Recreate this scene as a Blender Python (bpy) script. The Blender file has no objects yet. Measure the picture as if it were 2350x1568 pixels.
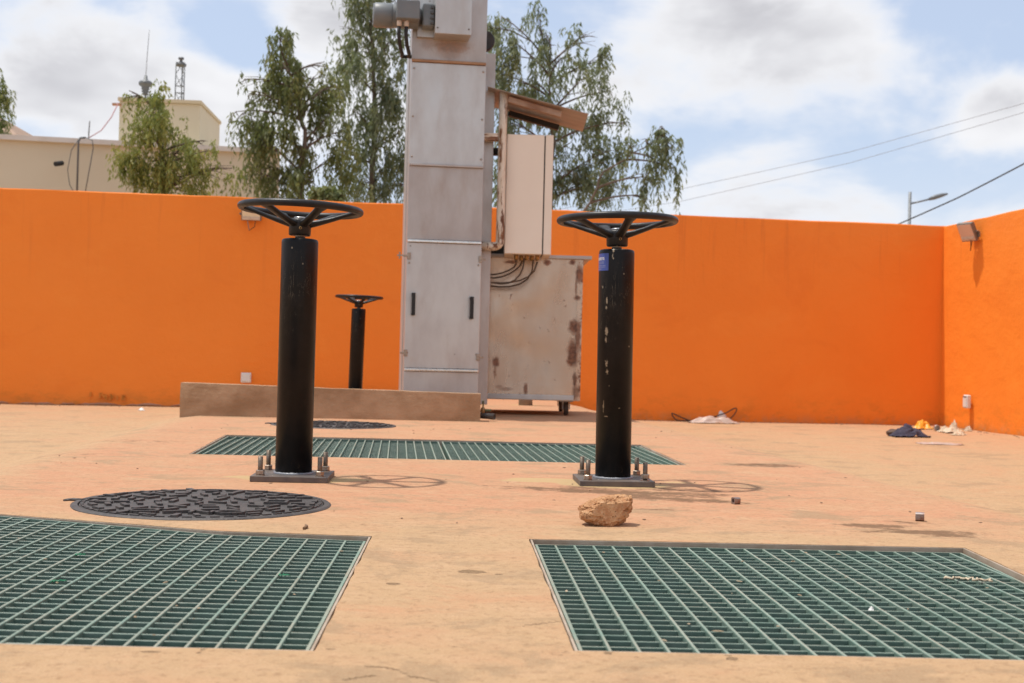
import bpy, bmesh, math, random
import numpy as np
from mathutils import Vector, Matrix, noise as mnoise
from mathutils.geometry import delaunay_2d_cdt

random.seed(7)
R = math.radians
SC = bpy.context.scene
COL = SC.collection

# ------------------------------------------------------------------ camera
CAM_H = 0.514
F = 2950.0 / 2350.0                       # focal length in picture widths
PITCH, ROLL = R(0.602), R(1.404)
cam_data = bpy.data.cameras.new('camera')
cam = bpy.data.objects.new('camera', cam_data)
COL.objects.link(cam)
CAM_M = Matrix.Translation((0, 0, CAM_H)) @ Matrix.Rotation(math.pi / 2 + PITCH, 4, 'X') @ Matrix.Rotation(ROLL, 4, 'Z')
cam.matrix_world = CAM_M
cam_data.sensor_width = 36.0
cam_data.lens = 36.0 * F
cam_data.clip_start, cam_data.clip_end = 0.05, 2000.0
cam_data.dof.use_dof = True
cam_data.dof.focus_distance = 4.3
cam_data.dof.aperture_fstop = 6.3
SC.camera = cam

# ------------------------------------------------------------------ light, sky, exposure
SUN_DIR = Vector((-0.365, 0.012, 1.09)).normalized()      # towards the sun
sun_data = bpy.data.lights.new('sun', 'SUN')
sun_data.energy = 3.4
sun_data.angle = R(1.5)
sun_data.color = (1.0, 0.955, 0.88)
sun = bpy.data.objects.new('sun', sun_data)
COL.objects.link(sun)
sun.rotation_euler = SUN_DIR.to_track_quat('Z', 'Y').to_euler()

SC.view_settings.view_transform = 'Standard'
SC.view_settings.look = 'None'
SC.view_settings.gamma = 1.0
SC.view_settings.use_curve_mapping = False
SC.view_settings.exposure = 0.24
SC.cycles.max_bounces = 6
SC.cycles.diffuse_bounces = 3
SC.cycles.glossy_bounces = 2
SC.cycles.transmission_bounces = 2

PX0, PY0 = 1175.0, 784.0


def ray(x, y):
    """direction of the view ray through a spot of the 2350 x 1568 picture"""
    return CAM_M.to_3x3() @ Vector(((x - PX0) / 2950.0, -(y - PY0) / 2950.0, -1.0))


def gnd(x, y, z=0.0):
    d = ray(x, y)
    t = (z - CAM_H) / d.z
    return Vector((0, 0, CAM_H)) + d * t


def at(x, y, Y):
    d = ray(x, y)
    return Vector((0, 0, CAM_H)) + d * (Y / d.y)


# ---- node helpers
def nd(nt, t, ins=None, **props):
    n = nt.nodes.new(t)
    for k, v in props.items():
        setattr(n, k, v)
    for k, v in (ins or {}).items():
        s = n.inputs[k]
        if isinstance(v, bpy.types.NodeSocket):
            nt.links.new(v, s)
        else:
            s.default_value = v
    return n


def math_(nt, op, a, b=0.0, clamp=False):
    return nd(nt, 'ShaderNodeMath', {0: a, 1: b}, operation=op, use_clamp=clamp).outputs[0]


def mixc(nt, f, a, b, bt='MIX'):
    a = (*a, 1) if isinstance(a, tuple) and len(a) == 3 else a
    b = (*b, 1) if isinstance(b, tuple) and len(b) == 3 else b
    return nd(nt, 'ShaderNodeMix', {0: f, 6: a, 7: b}, data_type='RGBA', blend_type=bt, clamp_factor=True).outputs[2]


def ramp(nt, f, lo, hi, smooth=True):
    return nd(nt, 'ShaderNodeMapRange', {0: f, 1: lo, 2: hi, 3: 0.0, 4: 1.0},
              interpolation_type='SMOOTHSTEP' if smooth else 'LINEAR').outputs[0]


def noi(nt, vec, scale, detail=4.0, rough=0.55, dist=0.0):
    return nd(nt, 'ShaderNodeTexNoise', {'Vector': vec, 'Scale': scale, 'Detail': detail, 'Roughness': rough, 'Distortion': dist}).outputs[0]


def mapp(nt, vec, scale=(1, 1, 1), loc=(0, 0, 0), rot=(0, 0, 0)):
    return nd(nt, 'ShaderNodeMapping', {'Vector': vec, 'Scale': scale, 'Location': loc, 'Rotation': rot}).outputs[0]


def spots(nt, vec, items, soft=0.35, warp=0.25, wscale=3.0):
    """mask of blotches: items are (x, y, rx, ry, strength) in the first two axes of vec"""
    nz = nd(nt, 'ShaderNodeTexNoise', {'Vector': vec, 'Scale': wscale, 'Detail': 5.0, 'Roughness': 0.65}).outputs[1]
    nz = nd(nt, 'ShaderNodeVectorMath', {0: nz, 1: (0.5, 0.5, 0.5)}, operation='SUBTRACT').outputs[0]
    out = None
    for (x, y, rx, ry, s) in items:
        v = nd(nt, 'ShaderNodeVectorMath', {0: vec, 1: (x, y, 0)}, operation='SUBTRACT').outputs[0]
        v = nd(nt, 'ShaderNodeVectorMath', {0: v, 1: (1 / rx, 1 / ry, 0)}, operation='MULTIPLY').outputs[0]
        w = nd(nt, 'ShaderNodeVectorMath', {0: nz, 1: (warp * 4, warp * 4, 0)}, operation='MULTIPLY').outputs[0]
        v = nd(nt, 'ShaderNodeVectorMath', {0: v, 1: w}, operation='ADD').outputs[0]
        l = nd(nt, 'ShaderNodeVectorMath', {0: v}, operation='LENGTH').outputs[1]
        m = math_(nt, 'MULTIPLY', ramp(nt, l, 1.0 + soft, 1.0 - soft), s)
        out = m if out is None else math_(nt, 'MAXIMUM', out, m)
    return out


def new_mat(name):
    m = bpy.data.materials.new(name)
    m.use_nodes = True
    nt = m.node_tree
    b = nt.nodes['Principled BSDF']
    tc = nt.nodes.new('ShaderNodeTexCoord')
    return m, nt, b, tc.outputs['Object']


def bump(nt, b, h, strength=0.3, dist=0.01):
    bn = nd(nt, 'ShaderNodeBump', {'Height': h, 'Strength': strength, 'Distance': dist})
    nt.links.new(bn.outputs[0], b.inputs['Normal'])


def simple(name, c1, c2=None, scale=8.0, rough=0.6, metal=0.0, bumps=0.0, bscale=40.0, stretch=(1, 1, 1), spec=0.5, world=False):
    m, nt, b, oc = new_mat(name)
    if world:
        oc = nd(nt, 'ShaderNodeNewGeometry').outputs['Position']
    v = mapp(nt, oc, stretch)
    c2 = c2 or tuple(x * 0.75 for x in c1)
    f = ramp(nt, noi(nt, v, scale, 6, 0.6), 0.3, 0.7)
    nt.links.new(mixc(nt, f, c1, c2), b.inputs['Base Color'])
    r = nd(nt, 'ShaderNodeMapRange', {0: noi(nt, v, scale * 2.3, 4), 1: 0.25, 2: 0.75, 3: max(rough - 0.1, 0.02), 4: min(rough + 0.12, 1)}).outputs[0]
    nt.links.new(r, b.inputs['Roughness'])
    b.inputs['Metallic'].default_value = metal
    b.inputs['Specular IOR Level'].default_value = spec
    if bumps:
        bump(nt, b, noi(nt, v, bscale, 5, 0.6), bumps, 0.01)
    return m


# ---- world
def build_world():
    w = bpy.data.worlds.new('World')
    SC.world = w
    w.use_nodes = True
    nt = w.node_tree
    nt.nodes.clear()
    sky = nt.nodes.new('ShaderNodeTexSky')
    sky.sky_type = 'NISHITA'
    sky.sun_disc = False
    sky.sun_elevation = math.asin(SUN_DIR.z)
    sky.sun_rotation = math.atan2(SUN_DIR.x, SUN_DIR.y)
    sky.air_density, sky.dust_density, sky.ozone_density = 1.0, 1.6, 1.0
    d = nt.nodes.new('ShaderNodeTexCoord').outputs['Generated']
    # cloud field over direction: fractal noise plus the large cloud masses of the photographed sky
    v = mapp(nt, d, (1.0, 1.0, 1.9))
    n1 = noi(nt, v, 5.5, 6, 0.56, 0.25)
    n2 = noi(nt, mapp(nt, d, (1, 1, 1.6), (3.1, 0, 0)), 11.0, 4, 0.6)
    cov = math_(nt, 'ADD', math_(nt, 'MULTIPLY', n1, 1.25), math_(nt, 'MULTIPLY', n2, 0.35))
    masses = [(170, 150, 280, 160, .32), (470, 240, 150, 90, .22), (700, 40, 140, 60, .16), (620, 240, 130, 90, .16),
              (1720, 120, 340, 150, .32), (1800, 410, 300, 80, .19), (2330, 240, 110, 90, .20),
              (2050, 500, 300, 60, .16), (560, 90, 110, 75, -.24), (2230, 90, 160, 130, -.26), (1450, 395, 110, 60, -.14), (120, 300, 150, 35, -.14)]
    for (x, y, rx, ry, s) in masses:
        c = ray(x, y).normalized()
        q = nd(nt, 'ShaderNodeVectorMath', {0: d, 1: tuple(c)}, operation='SUBTRACT').outputs[0]
        q = nd(nt, 'ShaderNodeVectorMath', {0: q, 1: (2950.0 / rx, 2950.0 / rx, 2950.0 / ry)}, operation='MULTIPLY').outputs[0]
        l = nd(nt, 'ShaderNodeVectorMath', {0: q}, operation='LENGTH').outputs[1]
        cov = math_(nt, 'ADD', cov, math_(nt, 'MULTIPLY', ramp(nt, l, 1.5, 0.1), s))
    mask = ramp(nt, cov, 0.68, 0.99)
    thick = ramp(nt, cov, 0.84, 1.14)
    n3 = noi(nt, mapp(nt, d, (1, 1, 2.2), (0, 0, .035)), 7.0, 3, 0.5)
    thick = math_(nt, 'MULTIPLY', thick, ramp(nt, n3, 0.30, 0.66))
    ccol = mixc(nt, thick, (0.86, 0.865, 0.89), (0.55, 0.55, 0.585))
    sb = nd(nt, 'ShaderNodeBackground', {'Color': sky.outputs[0], 'Strength': 0.115})
    # thin veil that whitens the blue, as on a hazy tropical noon
    el = nd(nt, 'ShaderNodeSeparateXYZ', {0: d}).outputs[2]
    hz = ramp(nt, el, 0.20, 0.02)
    vc = mixc(nt, math_(nt, 'MULTIPLY', hz, 0.75), (0.62, 0.71, 0.89), (0.74, 0.78, 0.87))
    veil = nd(nt, 'ShaderNodeBackground', {'Color': vc, 'Strength': 0.98})
    mv = nd(nt, 'ShaderNodeMixShader', {0: math_(nt, 'ADD', 0.58, math_(nt, 'MULTIPLY', hz, 0.22)), 1: sb.outputs[0], 2: veil.outputs[0]})
    cb = nd(nt, 'ShaderNodeBackground', {'Color': ccol, 'Strength': 0.93})
    ms = nd(nt, 'ShaderNodeMixShader', {0: mask, 1: mv.outputs[0], 2: cb.outputs[0]})
    out = nt.nodes.new('ShaderNodeOutputWorld')
    nt.links.new(ms.outputs[0], out.inputs[0])
    w.cycles.sampling_method = 'MANUAL'
    w.cycles.sample_map_resolution = 256


build_world()


# ------------------------------------------------------------------ mesh helpers
class MB:
    """collects shapes; build() links them as one mesh object"""

    def __init__(self):
        self.v, self.f, self.s = [], [], []

    def add(self, vs, fs, smooth=False, M=None):
        o = len(self.v)
        for p in vs:
            p = Vector(p)
            self.v.append(tuple(M @ p) if M else tuple(p))
        for f in fs:
            self.f.append([i + o for i in f])
            self.s.append(smooth)
        return self

    def box(self, c, s, M=None, bev=0.0):
        x, y, z = c
        a, b, h = s[0] / 2, s[1] / 2, s[2] / 2
        if bev <= 0:
            vs = [(x + i * a, y + j * b, z + k * h) for k in (-1, 1) for j in (-1, 1) for i in (-1, 1)]
            fs = [(0, 2, 3, 1), (4, 5, 7, 6), (0, 1, 5, 4), (2, 6, 7, 3), (0, 4, 6, 2), (1, 3, 7, 5)]
            return self.add(vs, fs, False, M)
        bm = bmesh.new()
        bmesh.ops.create_cube(bm, size=1.0)
        bmesh.ops.scale(bm, vec=s, verts=bm.verts)
        bmesh.ops.bevel(bm, geom=list(bm.edges), offset=bev, segments=2, affect='EDGES', profile=0.5)
        bmesh.ops.translate(bm, vec=c, verts=bm.verts)
        bm.verts.index_update()
        self.add([v.co.copy() for v in bm.verts], [[v.index for v in f.verts] for f in bm.faces], False, M)
        bm.free()
        return self

    def lathe(self, prof, n=32, M=None, smooth=True, closed=False):
        """prof: list of (r, z); revolve about z"""
        vs, fs = [], []
        for (r, z) in prof:
            for i in range(n):
                a = 2 * math.pi * i / n
                vs.append((r * math.cos(a), r * math.sin(a), z))
        k = len(prof)
        for j in range(k - 1 if not closed else k):
            j2 = (j + 1) % k
            for i in range(n):
                i2 = (i + 1) % n
                fs.append((j * n + i, j * n + i2, j2 * n + i2, j2 * n + i))
        self.add(vs, fs, smooth, M)
        if not closed:
            o = len(self.v) - len(vs)
            self.f.append([o + i for i in range(n)][::-1]); self.s.append(False)
            self.f.append([o + (k - 1) * n + i for i in range(n)]); self.s.append(False)
        return self

    def cyl(self, p0, p1, r, n=16, r1=None, M=None, smooth=True):
        p0, p1 = Vector(p0), Vector(p1)
        d = p1 - p0
        Q = Matrix.Translation(p0) @ d.to_track_quat('Z', 'Y').to_matrix().to_4x4()
        if M:
            Q = M @ Q
        return self.lathe([(r, 0), (r if r1 is None else r1, d.length)], n, Q, smooth)

    def tube(self, pts, r, n=8, M=None, caps=True):
        pts = [Vector(p) for p in pts]
        rs = r if isinstance(r, (list, tuple)) else [r] * len(pts)
        vs, fs = [], []
        up = None
        for i, p in enumerate(pts):
            t = (pts[min(i + 1, len(pts) - 1)] - pts[max(i - 1, 0)]).normalized()
            if up is None:
                up = Vector((0, 0, 1)) if abs(t.z) < 0.9 else Vector((1, 0, 0))
            x = t.cross(up)
            if x.length < 1e-5:
                x = t.cross(Vector((0.3, 1, 0.1)))
            x.normalize()
            y = x.cross(t).normalized()
            up = y
            for k in range(n):
                a = 2 * math.pi * k / n
                vs.append(p + x * (rs[i] * math.cos(a)) + y * (rs[i] * math.sin(a)))
        for i in range(len(pts) - 1):
            for k in range(n):
                k2 = (k + 1) % n
                fs.append((i * n + k, i * n + k2, (i + 1) * n + k2, (i + 1) * n + k))
        self.add(vs, fs, True, M)
        if caps:
            o = len(self.v) - len(vs)
            self.f.append([o + k for k in range(n)][::-1]); self.s.append(False)
            self.f.append([o + (len(pts) - 1) * n + k for k in range(n)]); self.s.append(False)
        return self

    def prism(self, poly, z0, z1, M=None):
        n = len(poly)
        vs = [(x, y, z0) for x, y in poly] + [(x, y, z1) for x, y in poly]
        fs = [list(range(n))[::-1], list(range(n, 2 * n))] + [(i, (i + 1) % n, n + (i + 1) % n, n + i) for i in range(n)]
        return self.add(vs, fs, False, M)

    def mesh(self, name, mat):
        me = bpy.data.meshes.new(name)
        me.from_pydata(self.v, [], self.f)
        me.polygons.foreach_set('use_smooth', self.s)
        bm = bmesh.new(); bm.from_mesh(me)
        bmesh.ops.recalc_face_normals(bm, faces=bm.faces)
        bm.to_mesh(me); bm.free()
        if mat:
            me.materials.append(mat)
        me.update()
        return me

    def build(self, name, mat, parent=None, loc=None, rot=None):
        return link(name, self.mesh(name, mat), parent, loc, rot)


def link(name, me, parent=None, loc=None, rot=None, scale=None):
    o = bpy.data.objects.new(name, me)
    COL.objects.link(o)
    if parent:
        o.parent = parent
    if loc is not None:
        o.location = loc
    if rot is not None:
        o.rotation_euler = rot
    if scale is not None:
        o.scale = scale
    return o


def tag(o, label, cat, group=None):
    o['label'] = label
    o['category'] = cat
    if group:
        o['group'] = group
    return o


def thing(name, label, cat, loc=(0, 0, 0), rot=(0, 0, 0), group=None):
    o = bpy.data.objects.new(name, None)
    o.empty_display_size = 0.1
    COL.objects.link(o)
    o.location, o.rotation_euler = loc, rot
    return tag(o, label, cat, group)


def struct(o):
    o['kind'] = 'structure'
    return o


def smooth01(t):
    t = max(0.0, min(1.0, t))
    return t * t * (3 - 2 * t)


def fbm(x, y, z=0.0, s=1.0):
    return mnoise.fractal(Vector((x * s, y * s, z)), 1.0, 2.0, 4)


# ------------------------------------------------------------------ layout of the yard
AX = math.atan(0.14)                     # walls and screen are turned this much
WALL_P = Vector((-5.75, 14.3, 0))        # a point on the back wall's face
WALL_D = Vector((1, 0.14, 0)).normalized()
CORNER = WALL_P + WALL_D * ((5.26 + 5.75) / WALL_D.x)
RW_D = Vector((0.125, -1, 0)).normalized()
WALL_TOP = 2.24


def wall_y(x):
    return WALL_P.y + 0.14 * (x - WALL_P.x)


def slab_l(y):
    return -1.93 - 0.085 * (y - 4.75)


def slab_r(y):
    return 1.78 - 0.118 * (y - 4.5)


def floor_h(x, y):
    a = smooth01((slab_l(y) - x) / 0.75)
    b = smooth01((x - slab_r(y) + 0.1) / 0.85)
    far = smooth01((y - 2.0) / 5.0)
    h = -0.165 * a - 0.225 * b * (0.5 + 0.5 * far)
    if y > 3.0:
        e = 0.0045 * (a + b) + 0.0012
        h += e * fbm(x, y, 0.0, 1.1)
    return h


# openings in the slab (ground positions)
def P2(x, y):
    p = gnd(x, y)
    return Vector((p.x, p.y))


def line_x(p, q, X):
    t = (X - p.x) / (q.x - p.x)
    return p + (q - p) * t


gA_fr, gA_rr = P2(722, 1494), P2(854, 1231)
gA_rm, gA_r0 = P2(515, 1219), P2(0, 1180)
gA_f0 = P2(0, 1478)
gA_rl = line_x(gA_rm, gA_r0, -1.74)
gA_fl = line_x(gA_fr, gA_f0, -1.70)
OPEN_A = [gA_fl, gA_fr, gA_rr, gA_rm, gA_rl]
gB_fl, gB_rl = P2(1316, 1494), P2(1214, 1237)
gB_rr = P2(2215, 1257)
gB_fr = line_x(gB_fl, P2(2350, 1516), 1.26)
OPEN_B = [gB_fl, gB_fr, gB_rr, gB_rl]
gC = [P2(433, 1042), P2(1577, 1068), P2(1473, 1021), P2(517, 998)]
OPEN_C = gC
MAN1 = P2(467, 1157)
MAN1_R = 0.405
MAN2 = P2(766, 976)
MAN2_R = 0.42


def inside(p, poly):
    c = False
    n = len(poly)
    for i in range(n):
        a, b = poly[i], poly[(i + 1) % n]
        if (a.y > p.y) != (b.y > p.y) and p.x < (b.x - a.x) * (p.y - a.y) / (b.y - a.y) + a.x:
            c = not c
    return c


def rough_edge(poly, step=0.05, amp=0.004):
    out = []
    for i in range(len(poly)):
        a, b = poly[i], poly[(i + 1) % len(poly)]
        n = max(2, int((b - a).length / step))
        nrm = Vector((-(b - a).y, (b - a).x)).normalized()
        for k in range(n):
            p = a + (b - a) * (k / n)
            if k:
                p = p + nrm * amp * mnoise.noise(Vector((p.x * 9, p.y * 9, i)))
            out.append(p)
    return out


# ------------------------------------------------------------------ materials
def mat_floor():
    m, nt, b, _ = new_mat('plastered_concrete')
    pos = nd(nt, 'ShaderNodeNewGeometry').outputs['Position']
    att = lambda n: nd(nt, 'ShaderNodeAttribute', attribute_name=n).outputs['Fac']
    tint, stain, pale, chip = att('tint'), att('stain'), att('pale'), att('chip')
    mid = noi(nt, mapp(nt, pos, (0.9, 1.1, 1)), 2.6, 7, 0.66)
    trowel = noi(nt, mapp(nt, pos, (0.9, 1.7, 1), rot=(0, 0, 0.35)), 7.0, 6, 0.74, 0.9)
    fine = noi(nt, pos, 40, 6, 0.8)
    sand = noi(nt, pos, 230, 3, 0.7)
    brk = noi(nt, mapp(nt, pos, (1, 1.1, 1), (2, 9, 0)), 15.0, 7, 0.8)
    patch = noi(nt, mapp(nt, pos, (1.0, 1.15, 1), (5, 2, 0)), 2.4, 8, 0.74, 0.4)
    tm = math_(nt, 'ADD', tint, math_(nt, 'MULTIPLY', math_(nt, 'SUBTRACT', mid, 0.5), 2.2), True)
    base = mixc(nt, tm, FL_Y, FL_P)
    base = mixc(nt, math_(nt, 'MULTIPLY', ramp(nt, trowel, 0.45, 0.70), 0.65), base, (0.512, 0.328, 0.190))
    base = mixc(nt, math_(nt, 'MULTIPLY', ramp(nt, patch, 0.52, 0.62), 0.72), base, (0.328, 0.218, 0.124))
    base = mixc(nt, math_(nt, 'MULTIPLY', ramp(nt, patch, 0.46, 0.36), 0.65), base, (0.483, 0.259, 0.138))
    base = mixc(nt, math_(nt, 'MULTIPLY', ramp(nt, fine, 0.50, 0.66), 0.68), base, (0.270, 0.152, 0.076))
    base = mixc(nt, math_(nt, 'MULTIPLY', ramp(nt, sand, 0.56, 0.70), 0.45), base, (0.644, 0.483, 0.322))
    base = mixc(nt, math_(nt, 'MULTIPLY', ramp(nt, sand, 0.43, 0.30), 0.45), base, (0.218, 0.121, 0.063))
    base = mixc(nt, math_(nt, 'MULTIPLY', ramp(nt, brk, 0.54, 0.64), 0.36), base, (0.290, 0.178, 0.098))
    base = mixc(nt, math_(nt, 'MULTIPLY', ramp(nt, brk, 0.44, 0.34), 0.35), base, (0.530, 0.350, 0.205))
    # small dark pits and specks
    vor = nd(nt, 'ShaderNodeTexVoronoi', {'Vector': mapp(nt, pos, (1, 1.4, 1)), 'Scale': 11.0, 'Randomness': 1.0}).outputs['Distance']
    speck = math_(nt, 'MULTIPLY', ramp(nt, vor, 0.085, 0.03), ramp(nt, mid, 0.48, 0.56))
    base = mixc(nt, math_(nt, 'MULTIPLY', speck, 0.6), base, (0.161, 0.090, 0.044))
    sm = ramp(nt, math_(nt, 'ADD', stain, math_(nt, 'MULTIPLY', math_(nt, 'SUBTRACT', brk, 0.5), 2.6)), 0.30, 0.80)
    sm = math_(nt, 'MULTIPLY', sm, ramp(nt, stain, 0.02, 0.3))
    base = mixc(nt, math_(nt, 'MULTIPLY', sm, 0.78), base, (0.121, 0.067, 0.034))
    pm = ramp(nt, math_(nt, 'ADD', pale, math_(nt, 'MULTIPLY', math_(nt, 'SUBTRACT', fine, 0.5), 0.7)), 0.42, 0.58)
    base = mixc(nt, math_(nt, 'MULTIPLY', pm, 0.85), base, (0.471, 0.328, 0.161))
    cm = ramp(nt, math_(nt, 'ADD', chip, math_(nt, 'MULTIPLY', math_(nt, 'SUBTRACT', fine, 0.5), 1.2)), 0.40, 0.62)
    base = mixc(nt, math_(nt, 'MULTIPLY', cm, 0.85), base, mixc(nt, ramp(nt, sand, .4, .6), (0.115, 0.067, 0.032), (0.287, 0.184, 0.098)))
    nt.links.new(base, b.inputs['Base Color'])
    b.inputs['Roughness'].default_value = 0.86
    b.inputs['Specular IOR Level'].default_value = 0.25
    h = math_(nt, 'ADD', math_(nt, 'MULTIPLY', trowel, 1.1), math_(nt, 'MULTIPLY', fine, 0.6))
    h = math_(nt, 'ADD', h, math_(nt, 'MULTIPLY', sand, 0.12))
    h = math_(nt, 'SUBTRACT', h, math_(nt, 'MULTIPLY', math_(nt, 'ADD', cm, speck), 0.5))
    bump(nt, b, h, 0.75, 0.010)
    return m


FL_Y, FL_P = (0.452, 0.288, 0.156), (0.492, 0.246, 0.136)
# blotches of the slab: picture position, radii in metres, strength
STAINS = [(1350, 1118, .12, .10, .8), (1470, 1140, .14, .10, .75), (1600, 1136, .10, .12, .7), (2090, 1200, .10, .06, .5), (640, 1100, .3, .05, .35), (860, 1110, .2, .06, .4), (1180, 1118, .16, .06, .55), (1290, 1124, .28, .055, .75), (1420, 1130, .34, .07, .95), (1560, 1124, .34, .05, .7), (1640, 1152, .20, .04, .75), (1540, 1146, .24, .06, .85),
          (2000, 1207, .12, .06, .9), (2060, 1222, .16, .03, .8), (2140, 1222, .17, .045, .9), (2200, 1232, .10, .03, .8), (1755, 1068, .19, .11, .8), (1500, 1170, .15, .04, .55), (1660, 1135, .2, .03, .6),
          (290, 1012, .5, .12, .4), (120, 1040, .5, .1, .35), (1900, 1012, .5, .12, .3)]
PALES = [(686, 1101, .25, .14, .8), (1410, 1113, .26, .16, .8), (1215, 1104, .14, .05, .9), (1255, 1101, .17, .07, .9), (800, 1101, .12, .05, .85), (560, 1094, .10, .04, .8), (1205, 930, .3, .22, .7), (1560, 1108, .10, .04, .7)]
CHIPS = [(1083, 1312, .034, .024, .9), (905, 1340, .020, .018, .6), (1145, 1318, .012, .010, .7), (835, 1205, .018, .014, .5), (540, 1168, .03, .02, .4), (345, 1496, .02, .01, .6), (205, 1488, .016, .008, .5), (1395, 1498, .012, .02, .5), (1680, 1512, .012, .016, .7), (760, 1490, .010, .006, .8)]

# cracks and lifted edges in the screed: chains of small chips
for line in ([(1202, 1436), (1240, 1431), (1292, 1426)], [(1303, 1495), (1293, 1499), (1282, 1506)], [(840, 1530), (875, 1531), (907, 1536), (926, 1545), (944, 1553), (975, 1557), (1010, 1566)],
             [(790, 1561), (830, 1554), (866, 1550)], [(1666, 1503), (1676, 1506), (1690, 1515)], [(468, 1490), (460, 1496), (449, 1503)], [(2200, 1163), (2260, 1160), (2320, 1157)]):
    for (xa, ya), (xb, yb) in zip(line, line[1:]):
        n_ = max(2, int(abs(xb - xa) / 5))
        for k_ in range(n_):
            f_ = k_ / n_
            CHIPS.append((xa + (xb - xa) * f_, ya + (yb - ya) * f_ + 1.2 * math.sin(xa + k_ * 2.1), 0.0042, 0.0040, 0.75))


def mat_wall():
    m, nt, b, oc = new_mat('orange_wall_paint')
    pos = nd(nt, 'ShaderNodeNewGeometry').outputs['Position']
    sep = nd(nt, 'ShaderNodeSeparateXYZ', {0: pos})
    big = noi(nt, pos, 0.55, 5, 0.55)
    roll = noi(nt, mapp(nt, pos, (1.6, 1.6, 0.18)), 1.5, 5, 0.6)
    fine = noi(nt, pos, 26, 5, 0.65)
    c = mixc(nt, ramp(nt, big, 0.35, 0.68), (0.91, 0.252, 0.026), (0.87, 0.230, 0.021))
    c = mixc(nt, math_(nt, 'MULTIPLY', ramp(nt, roll, 0.45, 0.7), 0.4), c, (0.91, 0.25, 0.022))
    pt = noi(nt, mapp(nt, pos, (1, 1, 1.3), (3, 1, 8)), 1.1, 7, 0.62, 0.6)
    c = mixc(nt, math_(nt, 'MULTIPLY', ramp(nt, pt, 0.54, 0.66), 0.20), c, (0.76, 0.165, 0.012))
    c = mixc(nt, math_(nt, 'MULTIPLY', ramp(nt, pt, 0.44, 0.32), 0.30), c, (0.93, 0.285, 0.034))
    drip = noi(nt, mapp(nt, pos, (6, 6, 0.25)), 1.5, 5, 0.7)
    hi = ramp(nt, sep.outputs[2], 0.9, 2.24)
    c = mixc(nt, math_(nt, 'MULTIPLY', math_(nt, 'MULTIPLY', ramp(nt, drip, 0.56, 0.70), hi), 0.32), c, (0.60, 0.135, 0.020))
    # splash dirt and mossy yellow rubbed along the foot of the wall
    low = ramp(nt, sep.outputs[2], 0.22, -0.22)
    d = math_(nt, 'MULTIPLY', low, ramp(nt, noi(nt, mapp(nt, pos, (1, 1, 2)), 3.5, 6, 0.7), 0.46, 0.64))
    c = mixc(nt, math_(nt, 'MULTIPLY', d, 0.45), c, (0.50, 0.17, 0.022))
    dk = math_(nt, 'MULTIPLY', ramp(nt, sep.outputs[2], -0.08, -0.24), ramp(nt, noi(nt, pos, 9.0, 5, 0.7), 0.42, 0.62))
    c = mixc(nt, math_(nt, 'MULTIPLY', dk, 0.5), c, (0.58, 0.28, 0.13))
    nt.links.new(c, b.inputs['Base Color'])
    b.inputs['Roughness'].default_value = 0.62
    b.inputs['Specular IOR Level'].default_value = 0.35
    h = math_(nt, 'ADD', math_(nt, 'MULTIPLY', fine, 0.5), math_(nt, 'MULTIPLY', noi(nt, mapp(nt, pos, (1, 1, 1.5)), 3.0, 5, 0.6), 1.6))
    bump(nt, b, h, 0.5, 0.014)
    return m


def mat_grating():
    m, nt, b, _ = new_mat('green_fibreglass')
    g = nd(nt, 'ShaderNodeNewGeometry')
    pos = g.outputs['Position']
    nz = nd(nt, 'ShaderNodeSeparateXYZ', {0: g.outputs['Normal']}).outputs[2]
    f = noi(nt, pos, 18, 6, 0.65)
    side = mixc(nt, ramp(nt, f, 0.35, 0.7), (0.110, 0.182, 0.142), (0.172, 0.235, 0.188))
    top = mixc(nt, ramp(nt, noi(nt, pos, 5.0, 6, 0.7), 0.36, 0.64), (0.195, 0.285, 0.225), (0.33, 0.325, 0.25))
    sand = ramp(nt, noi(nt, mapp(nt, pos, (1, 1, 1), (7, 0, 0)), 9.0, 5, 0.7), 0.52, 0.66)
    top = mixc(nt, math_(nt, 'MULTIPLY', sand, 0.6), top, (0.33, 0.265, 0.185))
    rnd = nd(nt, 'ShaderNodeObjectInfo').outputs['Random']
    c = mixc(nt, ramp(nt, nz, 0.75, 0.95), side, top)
    c = mixc(nt, math_(nt, 'MULTIPLY', rnd, 0.22), c, (0.10, 0.13, 0.10))
    nt.links.new(c, b.inputs['Base Color'])
    b.inputs['Roughness'].default_value = 0.5
    bump(nt, b, noi(nt, pos, 140, 3, 0.6), 0.25, 0.003)
    return m


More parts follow.
